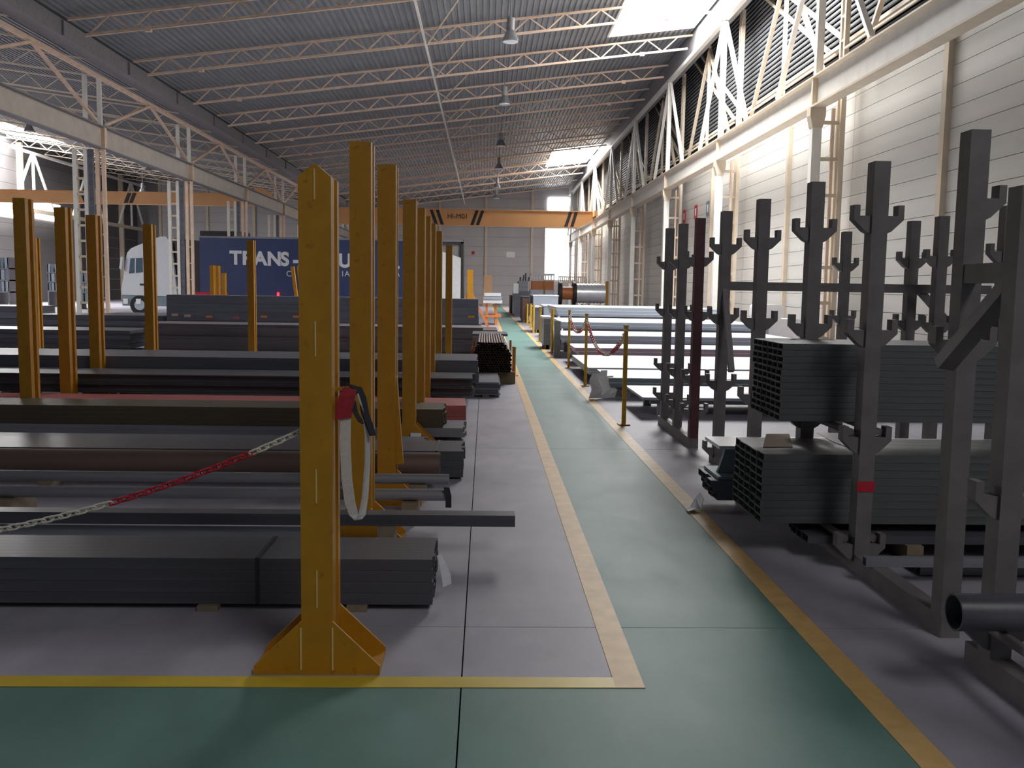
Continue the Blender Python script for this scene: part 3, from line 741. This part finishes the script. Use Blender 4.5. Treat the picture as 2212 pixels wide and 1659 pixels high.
for k, (px, py, c) in enumerate(((378, 680, 'paper'), (405, 682, 'paper'), (452, 684, 'orange'), (510, 686, 'redlead'), (570, 684, 'orange'), (640, 684, 'orange'), (1018, 684, 'yellow'))):
    q = aY(px, py, 26.98); b = MB(); b.box(q.x-.09, q.x+.09, 26.97, 26.985, q.z-.035, q.z+.035)
    tag(b.build('stack_tag', c), ('first', 'second', 'third', 'fourth', 'fifth', 'sixth', 'rightmost')[k] + ' small tag from the left on the high blue grey stack', 'tag', 'tags on the high blue grey stack')
# darker stock further left
for k, (xa, xb, y0, y1, hh, lb) in enumerate(((-9.3, -13.0, 27.2, 28.8, .6, 'low dark plate stack left of the high blue grey stack'), (-8.3, -12.8, 22.0, 23.6, .42, 'low dark plate stack left of the purple grey beams'),
                                  (-14.5, -21, 30, 32, .75, 'dark plate stack behind the left lattice column'), (-14.4, -22, 35.5, 37.5, .3, 'dark plate stack in front of the white truck cab'),
                                  (-14.4, -21, 24.5, 26.2, .7, 'dark plate stack at the left frame edge'), (-9.9, -13, 31.5, 33.5, .5, 'dark plate stack before the truck chassis'))):
    slabs(lb, xa, xb, y0, y1, .08, [hh/4]*4, ['dark2', 'dark'], bear=((xa+xb)/2-1.2, (xa+xb)/2+1.2))
# flat plates by the walkway, rusty tube bundle, small stacks
slabs('low stack of grey plates on the floor near the walkway', .24, -.14, 13.7, 16.2-.9, .03, [.03, .05, .035, .05, .03], ['mid', 'dark2'], jit=.06, bear=(.02,))
t = thing('rod_bundle', 'heap of rusty brown tubes with their ends facing the walkway', 'tubes', (.13, 15.5, .2))
b = MB(); b.pipe((0, 0, 0), (0, 3.2, 0), .022, .004, 9); me = b.mesh('tube', 'rust')
x0_, x1_ = -.19, .46
for r in range(13):
    z = .225 + r*.039
    n = 14 if r < 9 else 13 - (r-9)
    for c in range(n):
        x = x0_+.022 + c*.0445 + (.022 if r % 2 else 0) + (r-9 if r > 9 else 0)*.02
        if x < x1_:
            place(me, 'tube', t, (x-.13, random.uniform(-.05, .07), z - .2 + random.uniform(-.002, .002)))
for xx in (x0_-.02, x1_+.03):
    for yy in (15.9, 17.9):
        b = MB(); b.box(xx-.02, xx+.02, yy, yy+.05, .2, .62); b.build('stake', 'orange', t)
for yy in (15.7, 17.9):
    b = MB(); b.box(x0_-.05, x1_+.06, yy, yy+.1, .0, .2); b.build('cradle', 'wood', t)
slabs('grey plate stack behind the rusty tube heap', .5, -.28, 20.2, 21.5, .4, [.06, .06, .06, .05], ['mid', 'dark2'], jit=.12, bear=(.0, .3))
slabs('thin dark stack with ragged top near the orange cart', .32, -.1, 24.5, 26.5, .3, [.1, .12], ['mid', 'rust'], jit=.05, bear=(0, .2))
# orange cart with white sheets
t = thing('sheet_cart', 'orange legged cart loaded with white sheets beside the walkway', 'cart', (.35, 42, 0))
for x in (.05, .47):
    for y in (41.5, 43.3):
        b = MB(); b.box(x-.05, x+.05, y, y+.1, 0, .95); b.build('leg', 'orange', t)
b = MB(); b.box(-.02, .7, 41.45, 43.45, .35, .45); b.build('deck', 'orange', t)
for k in range(3):
    b = MB(); b.box(-.1+.02*k, .74-.03*k, 41.3, 43.5, .97+.16*k, .97+.16*k+.13); b.build('sheet', 'galv' if k != 1 else 'galvside', t)
# low yellow bollard on the left line
def bollard(px, base, top, r, label, plate=True, m='yellow_worn'):
    q = aZ(px, base, 0); h = aY(px, top, q.y).z
    t = thing('bollard', label, 'bollard', q, 'yellow bollards along the walkway')
    b = MB(); b.tube((q.x, q.y, 0.01), (q.x, q.y, h), r, 10); b.build('tube', m, t)
    b = MB(); b.tube((q.x, q.y, h), (q.x, q.y, h+.02), r*1.3, 10); b.build('cap', m, t)
    b = MB(); b.box(q.x-r*2.6, q.x+r*2.6, q.y-r*2.6, q.y+r*2.6, 0.004, .016); b.build('base_plate', m, t)
    return (q.x, q.y, h)
bollard(1110, 812, 752, .032, 'short yellow bollard on the left walkway line beside the rusty tubes')
B1 = bollard(1347, 918, 706, .027, 'nearest tall yellow bollard on the right walkway line')
B2 = bollard(1264, 834, 680, .026, 'second tall yellow bollard on the right line with chain')
B3 = bollard(1228, 795, 672, .026, 'third tall yellow bollard on the right line with chain')
for px, bs, tp, lb in ((1192, 762, 668, 'fourth bollard on the right line'), (1166, 738, 664, 'fifth bollard on the right line'), (1152, 720, 660, 'sixth bollard on the right line'), (1146, 709, 657, 'seventh bollard on the right line'),
                       (1139, 700, 657, 'eighth bollard on the right line'), (1127, 690, 655, 'ninth bollard on the right line, orange tinted'), (1121, 682, 653, 'farthest bollard visible on the right line')):
    bollard(px, bs, tp, .04, lb + ' before the dark machines' if bs < 710 else lb + ' beside the sheet stacks')
chain('red and white chain hanging between the first and second tall bollard', (B1[0], B1[1], B1[2]-.06), (B2[0], B2[1], B2[2]-.06), .42, .07, [('w', .5), ('r', .9), ('w', .6), ('r', .8), ('w', .5), ('r', 1), ('w', 1)], 'chains between the bollards', .09, .045, .008)
chain('red and white chain hanging between the second and third tall bollard', (B2[0], B2[1], B2[2]-.06), (B3[0], B3[1], B3[2]-.06), .3, .07, [('w', .8), ('r', .9), ('w', .6), ('r', .8), ('w', .5), ('r', 1)], 'chains between the bollards', .09, .045, .008)

# ---------------------------------------------------------------- racks on the right
HK = [(.045, -.1), (.075, -.085), (.142, -.02), (.142, .06), (.108, .06), (.108, 0), (.045, 0)]
HKP = [(x, z) for x, z in HK] + [(-x, z) for x, z in reversed(HK)]
b = MB(); b.prism(HKP, 'y', -.035, .035); HOOK = b.mesh('hook', 'rack')
HKH = [(.045, -.1), (.075, -.085), (.142, -.02), (.142, .06), (.108, .06), (.108, 0), (.045, 0)]
b = MB(); b.prism(HKH, 'y', -.035, .035); HOOKR = b.mesh('hook', 'rack')
def rack(label, x, posts, h, levels, base=True, m='rack', bars=(), redpost=None, own={}):
    t = thing('storage_rack', label, 'rack', (x, posts[0], 0), 'hooked steel storage racks')
    for y in posts:
        b = MB(); b.box(x-.045, x+.045, y-.05, y+.05, .1 if base else 0, h); b.build('post', 'rack_red' if y == redpost else m, t)
        for z in own.get(y, levels):
            place(HOOKR if y in own and z == 2.04 else HOOK, 'hook', t, (0, y-posts[0], z))
    if base:
        b = MB(); b.box(x-.045, x+.045, posts[0]-.06, posts[-1]+.15, 0.0, .1); b.build('base_beam', m, t)
    for (y0, y1, z, s) in bars:
        b = MB(); b.tube((x+s*.085, y0, z+.026), (x+s*.085, y1, z+.026), .0225, 8); b.build('support_bar', m, t)
    return t
LV = (.155, .785, 1.40, 2.04)
RA = rack('nearest hooked rack with bundles of rectangular tube across it', 2.2, [4.22, 5.25, 6.25, 7.43, 8.57], 2.34, LV,
          bars=[(5.25, 6.25, .155, -1), (5.25, 6.25, .155, 1), (5.25, 6.25, .785, -1), (5.25, 6.25, .785, 1)], own={4.22: (1.40, 2.04)})
b = MB(); b.bar((2.07, 4.12, 1.29), (2.165, 3.775, 1.66), .06, .08, up=(1, 0, 0)); b.build('brace', 'rack', RA)
b = MB(); b.bar((2.19, 4.17, 1.70), (2.17, 3.775, 1.70), .06, .085); b.build('cross_beam', 'rack', RA)
b = MB(); b.box(2.15, 2.25, 5.196, 5.20, .47, .53); b.build('red_tape', 'red', RA)
b = MB(); b.bar((2.2, 8.57, 1.68), (2.2, 8.2, .9), .05, .05, up=(1, 0, 0)); b.build('brace', 'rack', RA)
rack('far hooked rack of three posts at the end of the row', 2.16, [9.45, 10.25, 11.0], 2.34, (.4, .75, 1.40, 1.95), redpost=9.45)
RC = rack('hooked rack standing behind the tube bundles near the wall', 4.05, [7.2, 8.25, 8.8, 10.45], 2.3, (.75, 1.36, 1.95))
b = MB(); b.box(2.245, 4.7, 8.55, 8.61, 1.62, 1.70); b.build('cross_beam', 'rack', RC)
b = MB(); b.bar((4.05, 8.60, 1.64), (4.4, 8.60, 1.28), .06, .06, up=(0, 1, 0)); b.build('brace', 'rack', RC)
RD = rack('pale rack post cut off by the right edge of the picture', 2.16, [2.6, 3.72], 2.04, (.23, .785), m='rack', bars=[(2.6, 3.72, .23, -1), (2.6, 3.72, .23, 1)])

def rackbundle(label, xe, xr, y0, z0, rows, cols, h, w, m):
    t = thing('tube_bundle', label, 'tubes', (xe, y0, z0))
    b = MB(); b.rhs(0, xr-xe, h-.0015, w-.0015, .005); me = b.mesh('tube', m)
    for r in range(rows):
        for c in range(cols): place(me, 'tube', t, (random.uniform(0, .012), c*w, r*h))
    return t
rackbundle('upper bundle of grey rectangular tubes lying across the nearest rack', 1.775, 7.6, 5.50, .8345, 12, 6, .039, .1, 'tubeg')
rackbundle('lower bundle of grey rectangular tubes lying across the nearest rack', 1.685, 7.6, 5.50, .2045, 9, 5, .0475, .128, 'tubeg')
def on(px, py, z): return aZ(px, py, z)
zt = .2045+9*.0475+.001
b = MB(); q = [on(1655, 938, zt), on(1705, 938, zt), on(1712, 966, zt), on(1648, 966, zt)]
b.add(q + [v+Vector((0, 0, .003)) for v in q], [(0, 3, 2, 1), (4, 5, 6, 7), (0, 1, 5, 4), (1, 2, 6, 5), (2, 3, 7, 6), (3, 0, 4, 7)])
tag(b.build('paper_sheet', 'paper'), 'tan paper sheet lying on the lower tube bundle', 'paper')
b = MB(); q = [on(1765, 936, zt), on(1818, 936, zt), on(1836, 968, zt), on(1800, 955, zt)]
b.add(q + [v+Vector((0, 0, .003)) for v in q], [(0, 3, 2, 1), (4, 5, 6, 7), (0, 1, 5, 4), (1, 2, 6, 5), (2, 3, 7, 6), (3, 0, 4, 7)])
tag(b.build('paper_sheet', 'film'), 'pale crumpled film lying on the lower bundle beside the rack post', 'film')
# stock on the floor beneath
tubes('dark bundle on the floor under the lower tube bundle', 7.4, 1.98, 5.42, .1015, 1, 5, .049, .1, 'dark', bear=(), cat='tubes', jit=.03)
for x in (2.6, 5.4):
    b = MB(); b.box(x-.05, x+.05, 5.38, 5.98, 0, .100); tag(b.build('bearer', 'wood'), ('left' if x < 4 else 'right') + ' timber bearer lying under the dark bundle below the rack', 'bearer', 'bearers under the rack bundle')
t = thing('steel_tube', 'single pale square tube lying on the rack base beam', 'tube', (2.1, 4.95, .101))
b = MB(); b.rhs(2.12-2.1, 4.4, .05, .05, .004); b.build('tube', 'mid', None) if 0 else place(b.mesh('tube', 'mid'), 'tube', t)
t = thing('mill_bundle', 'second dark bundle behind the pale square tube', 'tubes', (2.5, 5.1, .01))
b = MB()
for k in range(4):
    b = MB(); b.rhs(0, 4.6, .045, .06, .004); place(b.mesh('tube', 'dark'), 'tube', t, (0, .062*k, 0))
# blue grey wide beam and dark tubes left of lower bundle
t = thing('wide_beam', 'blue grey wide flanged beam poking out behind the lower tube bundle', 'beam', (1.73, 6.62, .25))
b = MB(); b.prism([(1.70, .472), (1.70, .497), (6.2, .497), (6.2, .472)], 'y', 6.58, 7.02); b.build('top_flange', 'galv', t)
b = MB(); b.prism([(1.79, .472), (1.775, .40), (1.745, .30), (1.73, .27), (6.2, .27), (6.2, .472)], 'y', 6.74, 6.78); b.build('web', 'teal', t)
b = MB(); b.prism([(1.70, .25), (1.70, .27), (6.2, .27), (6.2, .25)], 'y', 6.58, 7.02); b.build('bottom_flange', 'teal', t)
tubes('small bundle of dark tubes under the blue grey beam', 1.67+4.5, 1.67, 6.56, .1015, 3, 4, .049, .12, 'dark2', bear=(), jit=.03)
for x in (2.0, 5.0):
    b = MB(); b.box(x-.04, x+.04, 6.54, 7.06, 0, .100); tag(b.build('bearer', 'wood'), ('left' if x < 4 else 'right') + ' timber bearer lying under the small dark tube bundle', 'bearer', 'bearers under the small dark bundle')
b = MB(); b.ribbon([(1.62, 6.72, .10), (1.59, 6.7, .05), (1.54, 6.66, .02), (1.49, 6.62, .012)], [(0, .06, .01), (0, .09, .02), (0, .08, -.01), (0, .04, 0)], .004)
tag(b.build('plastic_scrap', 'film'), 'crumpled clear plastic wrap lying over the right walkway line', 'plastic')
# thick pipe in the lower right corner
t = thing('steel_pipe', 'thick dark pipe sticking out in the lower right corner', 'pipe', (1.88, 3.5, .35))
zp = .23+.049+.074
b = MB(); b.pipe((1.87, 3.52, zp), (4.4, 3.52, zp), .074, .008, 28); b.build('barrel', 'dark', t)

# ---------------------------------------------------------------- bright sheet stacks on the right
def sheets(label, pxl, yfront, yback, zt, ztb, xr, side='galvside', n=3, legs=True, group='white sheet stacks right of the walkway', Y=None):
    q = aZ(pxl, yfront, zt); r = aZ(pxl, yback, zt)
    y0, y1 = q.y, min(r.y, q.y+4)
    t = thing('sheet_stack', label, 'metal sheets', (q.x, y0, ztb), group)
    h = (zt-ztb)/n
    for k in range(n):
        j = random.uniform(-.04, .04)
        b = MB(); b.box(q.x+j, xr+j, y0, y1, ztb+k*h, ztb+(k+1)*h-.006-.004); b.build('sheet_pack', side, t)
        b = MB(); b.box(q.x+j-.01, xr+j+.01, y0-.008, y1+.008, ztb+(k+1)*h-.0098, ztb+(k+1)*h-.0005); b.build('top_sheet', 'galv', t)
    for x in (q.x+.25, (q.x+xr)/2, xr-.3):
        for y in (y0+.15, y1-.25):
            b = MB(); b.box(x-.05, x+.05, y-.05, y+.05, 0, ztb-.06); b.build('leg', 'gutter', t)
    for y in (y0+.15, y1-.25):
        b = MB(); b.box(q.x+.1, xr-.1, y-.05, y+.05, ztb-.06, ztb); b.build('rail', 'gutter', t)
    return t
sheets('nearest low white sheet pack on dark trestle legs', 1392, 858, 833, .253, .215, 6.6, 'galvside', 1)
sheets('low sheet pack with green grey front just behind the trestle', 1322, 816, 798, .31, .17, 7.2, 'teal', 2)
sheets('wide white sheet pack in front of the pinkish one', 1274, 794, 767, .27, .15, 7.6, 'galvside', 2)
sheets('sheet pack with a pinkish front edge', 1246, 751, 742, .39, .24, 7.9, 'pinkside', 2)
sheets('sheet pack one step higher behind the pinkish one', 1217, 724, 714, .54, .37, 7.3, 'galvside', 2)
sheets('sheet pack second from the top of the white stacks', 1212, 695, 686, .76, .58, 7.3, 'galvside', 2)
sheets('topmost and farthest long white sheet pack', 1204, 663, 655, 1.08, .80, 7.3, 'galvside', 3)
q = aZ(1206, 764, 0); b = MB(); b.box(q.x-.2, q.x-.05, q.y-1.2, q.y-1.08, 0, .86); tag(b.build('stop_post', 'gutter'), 'dark stop post at the left end of the white stacks', 'post')
# white packs by the wall, seen between the rack posts
for (px0, px1, pt, pb, lb) in ((1660, 1732, 689, 731, 'lower white wrapped pack by the wall, seen between the rack posts'), (1638, 1694, 658, 688, 'upper white pack by the wall, seen between the rack posts')):
    a, c = aY(px0, pb, 25.5), aY(px1, pt, 25.5); n = 14; w_ = (c.x-a.x)/2; h_ = (c.z-a.z)/2 - .004; poly = []
    for i in range(4*n):
        th = 2*math.pi*i/(4*n); e = .35
        poly.append(((a.x+c.x)/2 + w_*math.copysign(abs(math.cos(th))**e, math.cos(th)), (a.z+c.z)/2 + h_*math.copysign(abs(math.sin(th))**e, math.sin(th))))
    t = thing('wrapped_pack', lb, 'pack', ((a.x+c.x)/2, 25.5, a.z))
    b = MB(); b.prism(poly, 'y', 25.5, 26.4); b.build('wrap', 'white', t)
    b = MB(); b.box((a.x+c.x)/2-.03, (a.x+c.x)/2+.03, 25.49, 26.41, a.z-.0, a.z+.01); b.build('strap', 'gutter', t)
    if pt > 670:
        for x in (a.x+.12, c.x-.2):
            b = MB(); b.box(x, x+.08, 25.55, 26.35, 0, a.z); b.build('stand', 'gutter', t)
# loose film hanging at the end of a sheet pack
t = thing('loose_wrap', 'bunch of loose white film hanging at the left end of a low sheet pack', 'film', (1.76, 13.8, .0))
for k, (px, py) in enumerate(((1287, 806), (1305, 800), (1318, 812))):
    q = aY(px, py, 13.7 + .06*k); pts = [(q.x, q.y, q.z), (q.x-.03, q.y-.02, q.z*.7), (q.x+.02, q.y-.05, q.z*.35), (q.x-.02, q.y-.08, .01)]
    b = MB(); b.ribbon(pts, [(.05, .02, 0), (.07, .01, 0), (.08, -.02, 0), (.09, .03, 0)], .008); b.build('strip', 'white', t)

# ---------------------------------------------------------------- machines at the far right
t = thing('decoiler', 'galvanised steel coil on an orange hub with dark flanges', 'decoiler', (6.3, 60, 0))
def cx_(px, Y): return aY(px, 630, Y).x
Yc = 60; zc = aY(1277, 634, Yc).z; rc = .62
b = MB(); b.tube((cx_(1245, Yc), Yc, zc), (cx_(1306, Yc), Yc, zc), rc, 24)
for k in range(1, 8):
    x = cx_(1245, Yc) + (cx_(1306, Yc)-cx_(1245, Yc))*k/8; b.tube((x-.03, Yc, zc), (x+.03, Yc, zc), rc+.035, 24)
b.build('coil', 'galv', t)
for px in (1210, 1240):
    b = MB(); b.tube((cx_(px, Yc)-.1, Yc, zc), (cx_(px, Yc)+.1, Yc, zc), rc+.12, 20); b.build('flange', 'black', t)
b = MB(); b.tube((cx_(1210, Yc), Yc, zc), (cx_(1245, Yc), Yc, zc), .42, 16); b.build('hub', 'orange', t)
b = MB(); b.box(cx_(1207, Yc), cx_(1306, Yc), Yc-.4, Yc+.4, 0, zc-rc-.12); b.build('stand', 'gutter', t)
b = MB(); b.box(cx_(1308, Yc), cx_(1314, Yc), Yc-.1, Yc+.1, 0, zc+.8); b.build('guard_post', 'yellow', t)
Ym = 62; t = thing('press_machine', 'machine with orange panel and white barred cage on top', 'machine', (3.8, Ym, 0))
x0_, x1_ = aY(1147, 610, Ym).x, aY(1198, 610, Ym).x; za, zb, zz = aY(1170, 626, Ym).z, aY(1170, 607, Ym).z, aY(1170, 591, Ym).z
b = MB(); b.box(x0_, x1_, Ym, Ym+2.5, 0, za); b.build('body', 'galvside', t)
b = MB(); b.box(x0_+.15, x1_-.05, Ym-.02, Ym, za, zb); b.box(x0_+.1, x1_-.05, Ym, Ym+2.4, za, zb); b.build('panel', 'orange', t)
b = MB(); b.box(x0_, x1_, Ym, Ym+2.4, zb, zb+.08); b.box(x0_, x1_, Ym, Ym+2.4, zz-.1, zz)
for k in range(9):
    x = x0_ + (x1_-x0_-.08)*k/8; b.box(x, x+.07, Ym, Ym+.07, zb+.08, zz-.1)
b.build('cage', 'white', t)
b = MB(); b.box(x0_+.85, x0_+.95, Ym-.1, Ym, 0, zb); b.build('post', 'yellow', t)
Yg = 70; t = thing('safety_fence', 'pale barred safety fence beyond the steel coil', 'fence', (6.5, Yg, 0))
x0_, x1_ = aY(1206, 605, Yg).x, aY(1268, 605, Yg).x; zz = aY(1236, 597, Yg).z; za = aY(1236, 612, Yg).z
b = MB(); b.box(x0_, x1_, Yg, Yg+.08, zz-.08, zz); b.box(x0_, x1_, Yg, Yg+.08, za, za+.08); b.build('rail', 'cream', t)
for k in range(15):
    x = x0_ + (x1_-x0_-.07)*k/14; b = MB(); b.box(x, x+.07, Yg, Yg+.06, 0 if k % 7 == 0 else za+.08, zz-.08); b.build('bar', 'cream', t)
# white packs on carts next to the walkway (Y 30-50)
def pack(label, px0, px1, pt, pb, Y, dep, m, cap='galv'):
    a, c = aY(px0, pb, Y), aY(px1, pt, Y)
    t = thing('pallet_pack', label, 'pack', ((a.x+c.x)/2, Y, 0), 'packs along the right walkway line')
    b = MB(); b.box(a.x, c.x, Y, Y+dep, max(a.z, .12), c.z-.05); b.build('load', m, t)
    b = MB(); b.box(a.x-.03, c.x+.03, Y-.03, Y+dep+.03, c.z-.05, c.z); b.build('cover', cap, t)
    b = MB()
    for x in (a.x+.05, (a.x+c.x)/2, c.x-.12): b.box(x, x+.08, Y, Y+dep, 0, max(a.z, .12))
    b.build('runner', 'wood', t)
pack('white topped pack below the caged machine', 1152, 1206, 638, 662, 44, 3, 'galvside')
pack('grey sheet pack behind the fourth bollard', 1174, 1194, 659, 700, 35, 2, 'galvside', 'white')
pack('dark pack with white wrap beside the fourth bollard', 1174, 1190, 684, 748, 25, 1.4, 'mid', 'white')
pack('tall grey pack between the fifth and sixth bollard', 1155, 1168, 662, 716, 34.5, 2.2, 'dark2', 'galv')
pack('dark brown pack behind the seventh bollard', 1128, 1143, 640, 700, 45, 3, 'rust', 'dark')
Yk = 56; t = thing('machine_cluster', 'dark cluttered machine beside the walkway near the far wall', 'machine', (2.6, Yk, 0))
x0_, x1_ = aY(1112, 640, Yk).x, aY(1144, 640, Yk).x
b = MB(); b.box(x0_, x1_, Yk, Yk+5, 0, 1.5); b.build('body', 'dark2', t)
b = MB(); b.box(x0_+.25, x1_-.1, Yk+.3, Yk+3, 1.5, 2.1); b.build('head', 'mid', t)
for k in range(4):
    b = MB(); x = x0_+.35+.16*k; b.tube((x, Yk+.8, 2.1), (x+.05*(k % 2), Yk+.8, 2.35+.12*(k % 3)), .05, 8); b.build('rod', 'dark', t)
b = MB(); b.box(x0_-.1, x0_+.22, Yk-.02, Yk+.8, 1.35, 1.95); b.build('white_cover', 'white', t)
b = MB(); b.box(x0_-.1, x0_+.3, Yk+6, Yk+9, 0, 1.2); tag(b.build('tool_cabinet', 'rust'), 'dark low cabinet at the far end of the walkway', 'cabinet')
# crates at the far wall
t = thing('crate_stack', 'pair of brown crates stacked near the far wall', 'crates', (-.1, 88, 0))
a, c = aY(1044, 632, 88), aY(1064, 595, 88)
for k, (z0, z1, e) in enumerate(((0, .9, .05), (.9, 1.7, .0), (1.7, c.z, -.05))):
    b = MB(); b.box(a.x-e, c.x+e, 88, 89.2, z0+.01, z1); b.build('crate', 'crate', t)
# notices on the walls
for px, py, w_, h_, m_, lb in ((1103, 550, .45, .28, 'white', 'white notice board on the far wall'), (1022, 546, .16, .16, 'red', 'small red sign on the far wall beside the trailer')):
    q = aY(px, py, YE-.03); b = MB(); b.box(q.x-w_, q.x+w_, YE-.06, YE-.01, q.z-h_, q.z+h_); tag(b.build('wall_sign', m_), lb, 'sign')
for px, py, m_, lb in ((1478, 468, 'red', 'left red sign high on the right wall'), (1503, 458, 'red', 'right red sign high on the right wall'), (1529, 450, 'teal', 'small blue sign high on the right wall')):
    q = aX(px, py, 9.38); t = thing('wall_sign', lb, 'sign', q)
    b = MB(); b.box(9.37, 9.395, q.y-.28, q.y+.28, q.z-.3, q.z+.3); b.build('plate', m_, t)
    b = MB(); b.box(9.362, 9.37, q.y-.1, q.y+.1, q.z-.16, q.z+.16); b.build('symbol', 'white', t)

# ---------------------------------------------------------------- truck
YT = 48.7
def TX(px): return aY(px, 600, YT).x
def TZ(py, px=600): return aY(px, py, YT).z
tk = thing('semi_trailer_truck', 'white truck with long navy blue trailer lettered TRANS', 'truck', (TX(640), YT, 0))
x0_, x1_ = TX(432), TX(944); zt_, zb_ = TZ(516), TZ(640)
b = MB(); b.box(x0_, x1_, YT, YT+2.5, zb_, zt_); tr_ = b.build('tarpaulin', 'navy', tk)
b = MB(); b.box(x0_, TX(1000), YT-.02, YT+2.52, zt_, zt_+.09); b.box(x0_, TX(1000), YT-.02, YT+2.52, zb_-.12, zb_); b.build('trailer_frame', 'mid', tk)
xe = TX(1001)
b = MB(); b.box(x1_, xe-.1, YT+.25, YT+2.5, zb_, zt_); b.build('rear_body', 'gutter', tk)
b = MB(); b.prism([(x1_, zb_+.02), (xe-.12, zb_+.02), (xe-.12, TZ(557, 990)), (x1_, TZ(540, 950))], 'y', YT+.0, YT+.06); b.build('rear_cover', 'white', tk)
b = MB(); b.box(xe-.14, xe, YT, YT+2.5, zb_-.1, zt_+.1); b.box(x1_, xe, YT, YT+.1, zt_-.08, zt_+.06); b.build('rear_frame', 'black', tk)
b = MB(); b.box(TX(440), xe-.3, YT+.5, YT+2.0, .75, zb_-.12); b.build('chassis', 'black', tk)
def wheel(x):
    b = MB(); b.tube((x, YT+.02, .5), (x, YT+.36, .5), .5, 24); wv_ = b.build('wheel', 'rubber', tk)
    b = MB(); b.tube((x, YT+.0, .5), (x, YT+.03, .5), .27, 16); b.build('hub', 'galvside', wv_)
for x in (TX(300), TX(400), xe-2.2, xe-3.5, xe-4.8): wheel(x)
def tp(px, py): return (TX(px), TZ(py, px))
cabp = [tp(262, 637), tp(262, 622), tp(268, 592), tp(273, 560), tp(276, 546), tp(284, 537), tp(292, 533), tp(322, 521), tp(348, 511), tp(360, 511), tp(370, 524), tp(382, 640)]
b = MB(); b.prism(cabp, 'y', YT, YT+2.45); b.build('cab', 'cab', tk)
b = MB(); b.prism([tp(376, 514), tp(432, 520), tp(432, 640), tp(384, 640)], 'y', YT+.15, YT+2.3); b.build('cab_rear', 'black', tk)
b = MB(); b.prism([tp(283, 558), tp(309, 557), tp(309, 588), tp(279, 591)], 'y', YT-.02, YT+.03); b.build('side_window', 'glass', tk)
b = MB(); b.prism([tp(293, 558), tp(295, 558), tp(294, 590), tp(292, 590)], 'y', YT-.04, YT-.02); b.build('window_post', 'cab', tk)
b = MB(); b.prism([tp(262, 580), tp(266, 555), tp(270, 555), tp(267, 582)], 'y', YT-.25, YT-.05); b.build('mirror', 'cab', tk)
b = MB(); b.box(TX(262), TX(384), YT+.05, YT+2.4, .45, TZ(637)); b.build('bumper', 'teal', tk)
for px in (270, 298):
    b = MB(); b.box(TX(px)-.12, TX(px)+.12, YT-.03, YT+.05, TZ(661), TZ(650)); b.build('step_lamp', 'white', tk)
b = MB(); b.box(TX(302), TX(311), YT-.03, YT, TZ(621), TZ(617)); b.build('door_handle', 'black', tk)
q = aY(601, 637, YT-.05); b = MB(); b.box(q.x-.05, q.x+.05, YT-.12, YT-.03, q.z-.12, q.z+.12); b.build('side_lamp', 'tail', tk)
RT = (math.pi/2, 0, 0)
hz = TZ(544, 560) - TZ(573, 560)
for ch, px in (('T', 497), ('R', 523), ('A', 549), ('N', 577), ('S', 606), ('-', 633), ('A', 645), ('U', 731), ('L', 835), ('.', 855)):
    q = aY(px, 570 + (px-497)*.027, YT-.03)
    text(ch, hz*1.38, (q.x, YT-.02, q.z), RT, 'letter', tk, 'lettering', bold=.04)
for ch, px in (('C', 618), ('I', 738), ('A', 744), ('A', 852)):
    q = aY(px, 597, YT-.03); text(ch, hz*.6, (q.x, YT-.02, q.z), RT, 'letter', tk, 'lettering')
# stock and machines beyond, far left
b = MB(); q0, q1 = aY(432, 514, 55), aY(522, 500, 55); b.box(q0.x, q1.x, 55, 57, q1.z-.35, q1.z)
t = thing('roof_stack', 'dark crated load standing behind the blue trailer', 'load', ((q0.x+q1.x)/2, 55, 0)); b.build('load', 'black', t)
b = MB(); b.box(q0.x+.3, q1.x-.3, 55.2, 56.8, 0, q1.z-.36); b.build('stand', 'gutter', t)
for k, (px0, px1, pt, pb, Y, m, lb) in enumerate(((-6, 18, 556, 632, 60, 'galvside', 'pale wrapped rack load at the left frame edge'), (19, 42, 558, 630, 63, 'cab', 'pale load with blue gaps beside the leftmost post'),
                                         (103, 126, 570, 630, 62, 'galvside', 'pale load with a dark cap behind the leftmost posts'), (166, 190, 590, 655, 58, 'teal', 'blue load left of the lattice column'))):
    a, c = aY(px0, pb, Y), aY(px1, pt, Y)
    t = thing('wrapped_load', lb, 'load', ((a.x+c.x)/2, Y, 0), 'pale loads in the far left bay')
    zs = [max(.1, a.z), (a.z*2+c.z)/3, (a.z+2*c.z)/3, c.z]
    for i in range(3):
        for j in range(3):
            xa = a.x + (c.x-a.x)*j/3; xb = a.x+(c.x-a.x)*(j+1)/3
            b = MB(); b.box(xa+.02, xb-.02-.06*((i+j) % 2), Y, Y+1.2, zs[i]+.08, zs[i+1]-.02); b.build('box', m if (i+j) % 3 else 'teal', t)
        b = MB(); b.box(a.x, c.x, Y-.05, Y+1.25, zs[i], zs[i]+.08); b.build('shelf', 'gutter', t)
    b = MB(); b.box(a.x, a.x+.08, Y, Y+1.2, 0, c.z); b.box(c.x-.08, c.x, Y, Y+1.2, 0, c.z); b.build('upright', 'gutter', t)
q = aX(395, 638, XL+.45); b = MB(); b.box(q.x-.1, q.x+1.3, 43.2, 43.5, 0, 1.25); tag(b.build('red_barrier', 'red'), 'red barrier panel at the foot of the second lattice column', 'barrier')
